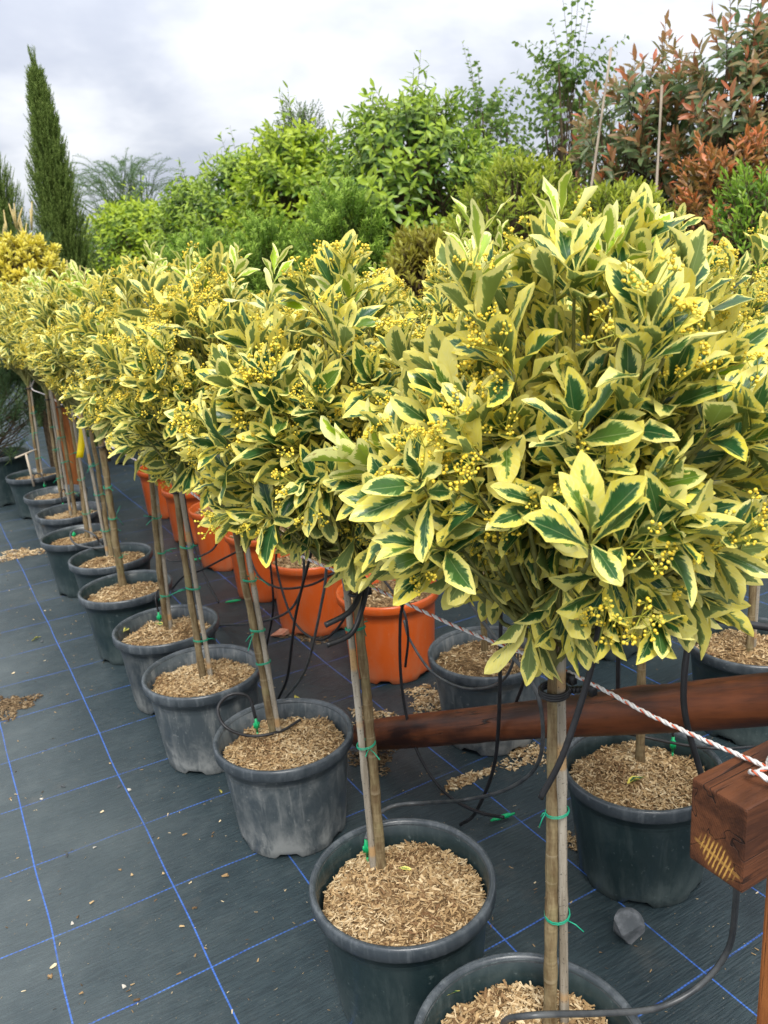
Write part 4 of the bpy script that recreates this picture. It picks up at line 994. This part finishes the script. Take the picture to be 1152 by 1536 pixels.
# tie strap of the nearest tree
def strap1():
    c = np.array([.7535, .877, .868]); mb = MB(); a = np.linspace(0, 6.283, 21)
    for dz in (-.004, 0, .004): mb.put(*tube(np.stack([.0215 * np.cos(a), .0215 * np.sin(a), dz + 0 * a], 1) + c, .0028, 5, False))
    e = nrm(RT * [1, 1, 0]); 
    for k in range(5): mb.put(BOXV * [.007, .007, .009] + c + e * (.024 + .006 * k), BOXF)
    mb.put(BOXV * [.012, .016, .018] + c + e * .056, BOXF); mb.put(BOXV * [.010, .016, .016] + c + e * .026 + [0, 0, .020], BOXF)
    return mb.mesh('rubber_strap', M_RUBBER)
link('strap_collar', strap1(), None, None, 'black rubber strap with buckle holding the rope to the nearest trunk', 'strap')

# ------------------------------------------------------------------ yellow tag, stone, litter
tgp = at_x((122, 628), .69); n = 9; tq = np.linspace(0, 1, n); V = []
for dz in (0, .0012):
    for sgn in (-1, 1): V.append(np.stack([-.045 * tq + .012 * np.sin(tq * 3) + sgn * .018 * .87, -.02 * tq - sgn * .018 * .5 + dz, -.20 * tq - .01 * np.cos(tq * 5)], 1))
V = np.concatenate(V) + [0, 0, .012]; F = []
for i in range(n - 1):
    a, b, c, d = i, n + i, 2 * n + i, 3 * n + i
    F += [(a, b, b + 1, a + 1), (c, c + 1, d + 1, d), (a, a + 1, c + 1, c), (b, d, d + 1, b + 1)]
F += [(0, 2 * n, 3 * n, n), (n - 1, 2 * n - 1, 4 * n - 1, 3 * n - 1)]
link('plant_tag', fast_mesh('plant_tag', V, np.array(F), M_TAG), None, tgp, 'yellow plastic strip tag hanging from the rope at the left', 'tag')

def rock(r, seed, sq=.75):
    rg = np.random.default_rng(seed); V, F = ico(4); pl = nrm(rg.normal(size=(11, 3))); dd = rg.uniform(.45, .85, 11)
    for q, d in zip(pl, dd):
        k = V @ q; V = V - np.clip(k - d, 0, None)[:, None] * q
    V = V * [1, .85, sq] * r; V[:, 2] -= V[:, 2].min(); return V, F
p = at_z((938, 1412), 0.)
link('stone', fast_mesh('stone', *rock(.046, 5, .95), M_ROCK, smooth=False), None, p, 'angular grey stone on the mat right of the nearest pot', 'stone')
rg = np.random.default_rng(12)
WC = 'wood chips and pebbles scattered on the mat'
bits = [(338, 1314, .017), (291, 1362, .014), (273, 1390, .012), (193, 1185, .015), (178, 1180, .013), (153, 1218, .012), (277, 1252, .012), (319, 1254, .009), (198, 1312, .011), (142, 1271, .010), (100, 1283, .013),
        (80, 1450, .016), (75, 1465, .014), (204, 1500, .015), (138, 1354, .012), (62, 1199, .012), (95, 1180, .013), (802, 1324, .008), (665, 1115, .012), (690, 1115, .012), (245, 1310, .010), (185, 1480, .013), (63, 962, .018), (20, 1010, .014), (180, 1305, .009), (117, 1375, .010),
        (165, 1145, .010), (108, 1385, .012), (230, 1255, .008), (330, 1232, .009), (122, 1490, .009), (74, 1467, .01)]
cm = []
for k in range(6):
    V = BOXV.copy() * [1, .5, .18]; V[[1, 3, 5, 7], 1] *= .3 + .3 * rg.random(); V[[4, 5, 6, 7], :2] *= .75; V += rg.normal(0, .09, V.shape) * [1, 1, .4]; V[:, 2] -= V[:, 2].min(); cm.append(fast_mesh('wood_chip', V, BOXF, None, attrs={'lr': np.full(8, .25 + .14 * k)}, smooth=False)); cm[-1].materials.append([M_CHIP, M_DIRT, M_CHIP, M_PEBBLE, M_ROCK, M_CHIP][k])
KINDS = [('wood_chip', 'tan wood chip lying loose on the ground mat', 'wood chip'), ('bark_fragment', 'dark brown bark fragment lying on the ground mat', 'bark'), ('wood_sliver', 'light brown wood sliver lying on the ground mat', 'wood chip'),
         ('pebble', 'small pale pebble lying on the ground mat', 'pebble'), ('gravel_stone', 'small grey gravel stone lying on the ground mat', 'stone'), ('straw_chip', 'straw-pale wood chip lying on the ground mat', 'wood chip')]
for k, (x, y, s) in enumerate(bits):
    nm, lab, cat = KINDS[k % 6]
    o = link(nm, cm[k % 6], None, at_z((x, y), .0015), lab, cat, cat + 's scattered on the mat'); o.scale = (s, s, s); o.rotation_euler[2] = rg.random() * 6.28
V, F = rock(.06, 21, .25)
link('clay_shard', fast_mesh('clay_shard', V, F, mat_plain('pink_clay', (0.42, 0.17, 0.10), .85, .2, (0.50, 0.28, 0.19), 30., .002), smooth=False), None, at_z((425, 952), 0.), 'flat pinkish clay shard on the mat near the orange pots', 'shard')
b0 = np.array([.575, 6.05, .25]); mb = MB(); mb.put(*tube([b0, b0 + [-.012, .0, .23]], [.009, .008], 6)); mb.put(*tube([b0 + [-.085, -.01, .215], b0 + [.06, .01, .25]], [.006, .005], 6))
link('plant_stake', mb.mesh('plant_stake', mat_plain('pale_wood', (0.55, 0.47, 0.36), .7, .2)), None, None, 'pale T-shaped plant stake in the furthest near-row pot', 'stake')
yl = LS_NEAR
for k, (x, y, s, lab) in enumerate([(333, 1190, .03, 'yellow fallen leaf on the mat by the dusty pot'), (62, 955, .05, 'pale fallen leaf on the mat left of the sixth pot'), (598, 1302, .028, 'small yellow leaf on the mulch of the glossy black pot'), (447, 1055, .05, 'dry upright leaf on the mulch of the dusty pot'), (968, 1165, .065, 'fallen variegated leaf on mulch behind the log'), (232, 935, .045, 'yellow leaf lying in the fifth pot'), (185, 948, .05, 'fallen leaf on the rim of the fifth pot'), (690, 1486, .04, 'pale curled leaf on the mulch of the nearest pot')]):
    z = .004 if k < 2 else .272; p = at_z((x, y), z); o = link('fallen_leaf', yl.single(k, .03 if k in (0, 2, 5) else .07 + .1 * k, .0), None, p, lab, 'leaf'); o.scale = (s,) * 3; o.rotation_euler = (.15, .2, k * 2.0)
# fine litter: uncountable crumbs over the mat, and heaps of spilt mulch
n = 4200; x = rg.uniform(-.6, 3.2, n); y = rg.uniform(.5, 8, n); P = np.stack([x, y, np.full(n, .0012)], 1)
link('litter', chips(rg, n, P, .0025 + .009 * rg.random(n) ** 3, M_CHIP, 'litter', .08), label='fine crumbs of mulch scattered over the ground mat', cat='litter', kind='stuff')
x = rg.uniform(-.6, 3.2, n); y = rg.uniform(.5, 8, n)
link('litter', chips(rg, n, np.stack([x, y, np.full(n, .0014)], 1), .002 + .008 * rg.random(n) ** 3, M_DIRT, 'litter', .08), label='dark specks of soil and dead leaf scattered over the mat', cat='litter', kind='stuff')
def heap(px, rx, ry, n, mat, lab, hi=.02, ln=.016):
    c = at_z(px, 0.); q = rg.random(n) ** .6; a = rg.random(n) * 6.283; lob = 1 + .35 * np.sin(a * 3 + px[0]) + .2 * np.sin(a * 7)
    P = np.stack([q * np.cos(a) * rx * lob, q * np.sin(a) * ry * lob, .002 + hi * (1 - q) ** 1.2 * rg.random(n)], 1)
    link('mulch_heap', chips(rg, n, P, ln * rg.uniform(.4, 1.3, n), mat, 'mulch_heap', .2), None, c, lab, 'mulch', kind='stuff')
heap((14, 1060), .085, .10, 900, M_DIRT, 'dark damp patch of spilt mulch at the left edge', .012)
heap((28, 832), .14, .11, 800, M_CHIP, 'pale spilt mulch heap left of the eighth pot', .014)
heap((650, 1050), .10, .10, 700, M_CHIP, 'spilt mulch between the orange and black pots', .012)
heap((700, 1170), .085, .022, 260, M_CHIP, 'strip of fibrous bark on the mat before the log', .012, .022)
heap((560, 1140), .07, .07, 400, M_DIRT, 'spilt mulch under the low end of the log', .01)
heap((556, 1078), .08, .08, 400, M_CHIP, 'spilt mulch behind the dusty pot', .012)
heap((860, 1265), .02, .07, 160, M_CHIP, 'curl of bark beside the pot behind the log', .01)
heap((790, 1135), .09, .06, 380, M_CHIP, 'spilt mulch under the middle of the log', .012)
heap((465, 950), .10, .10, 400, M_DIRT, 'brown leaf litter at the foot of the second orange pot', .012)
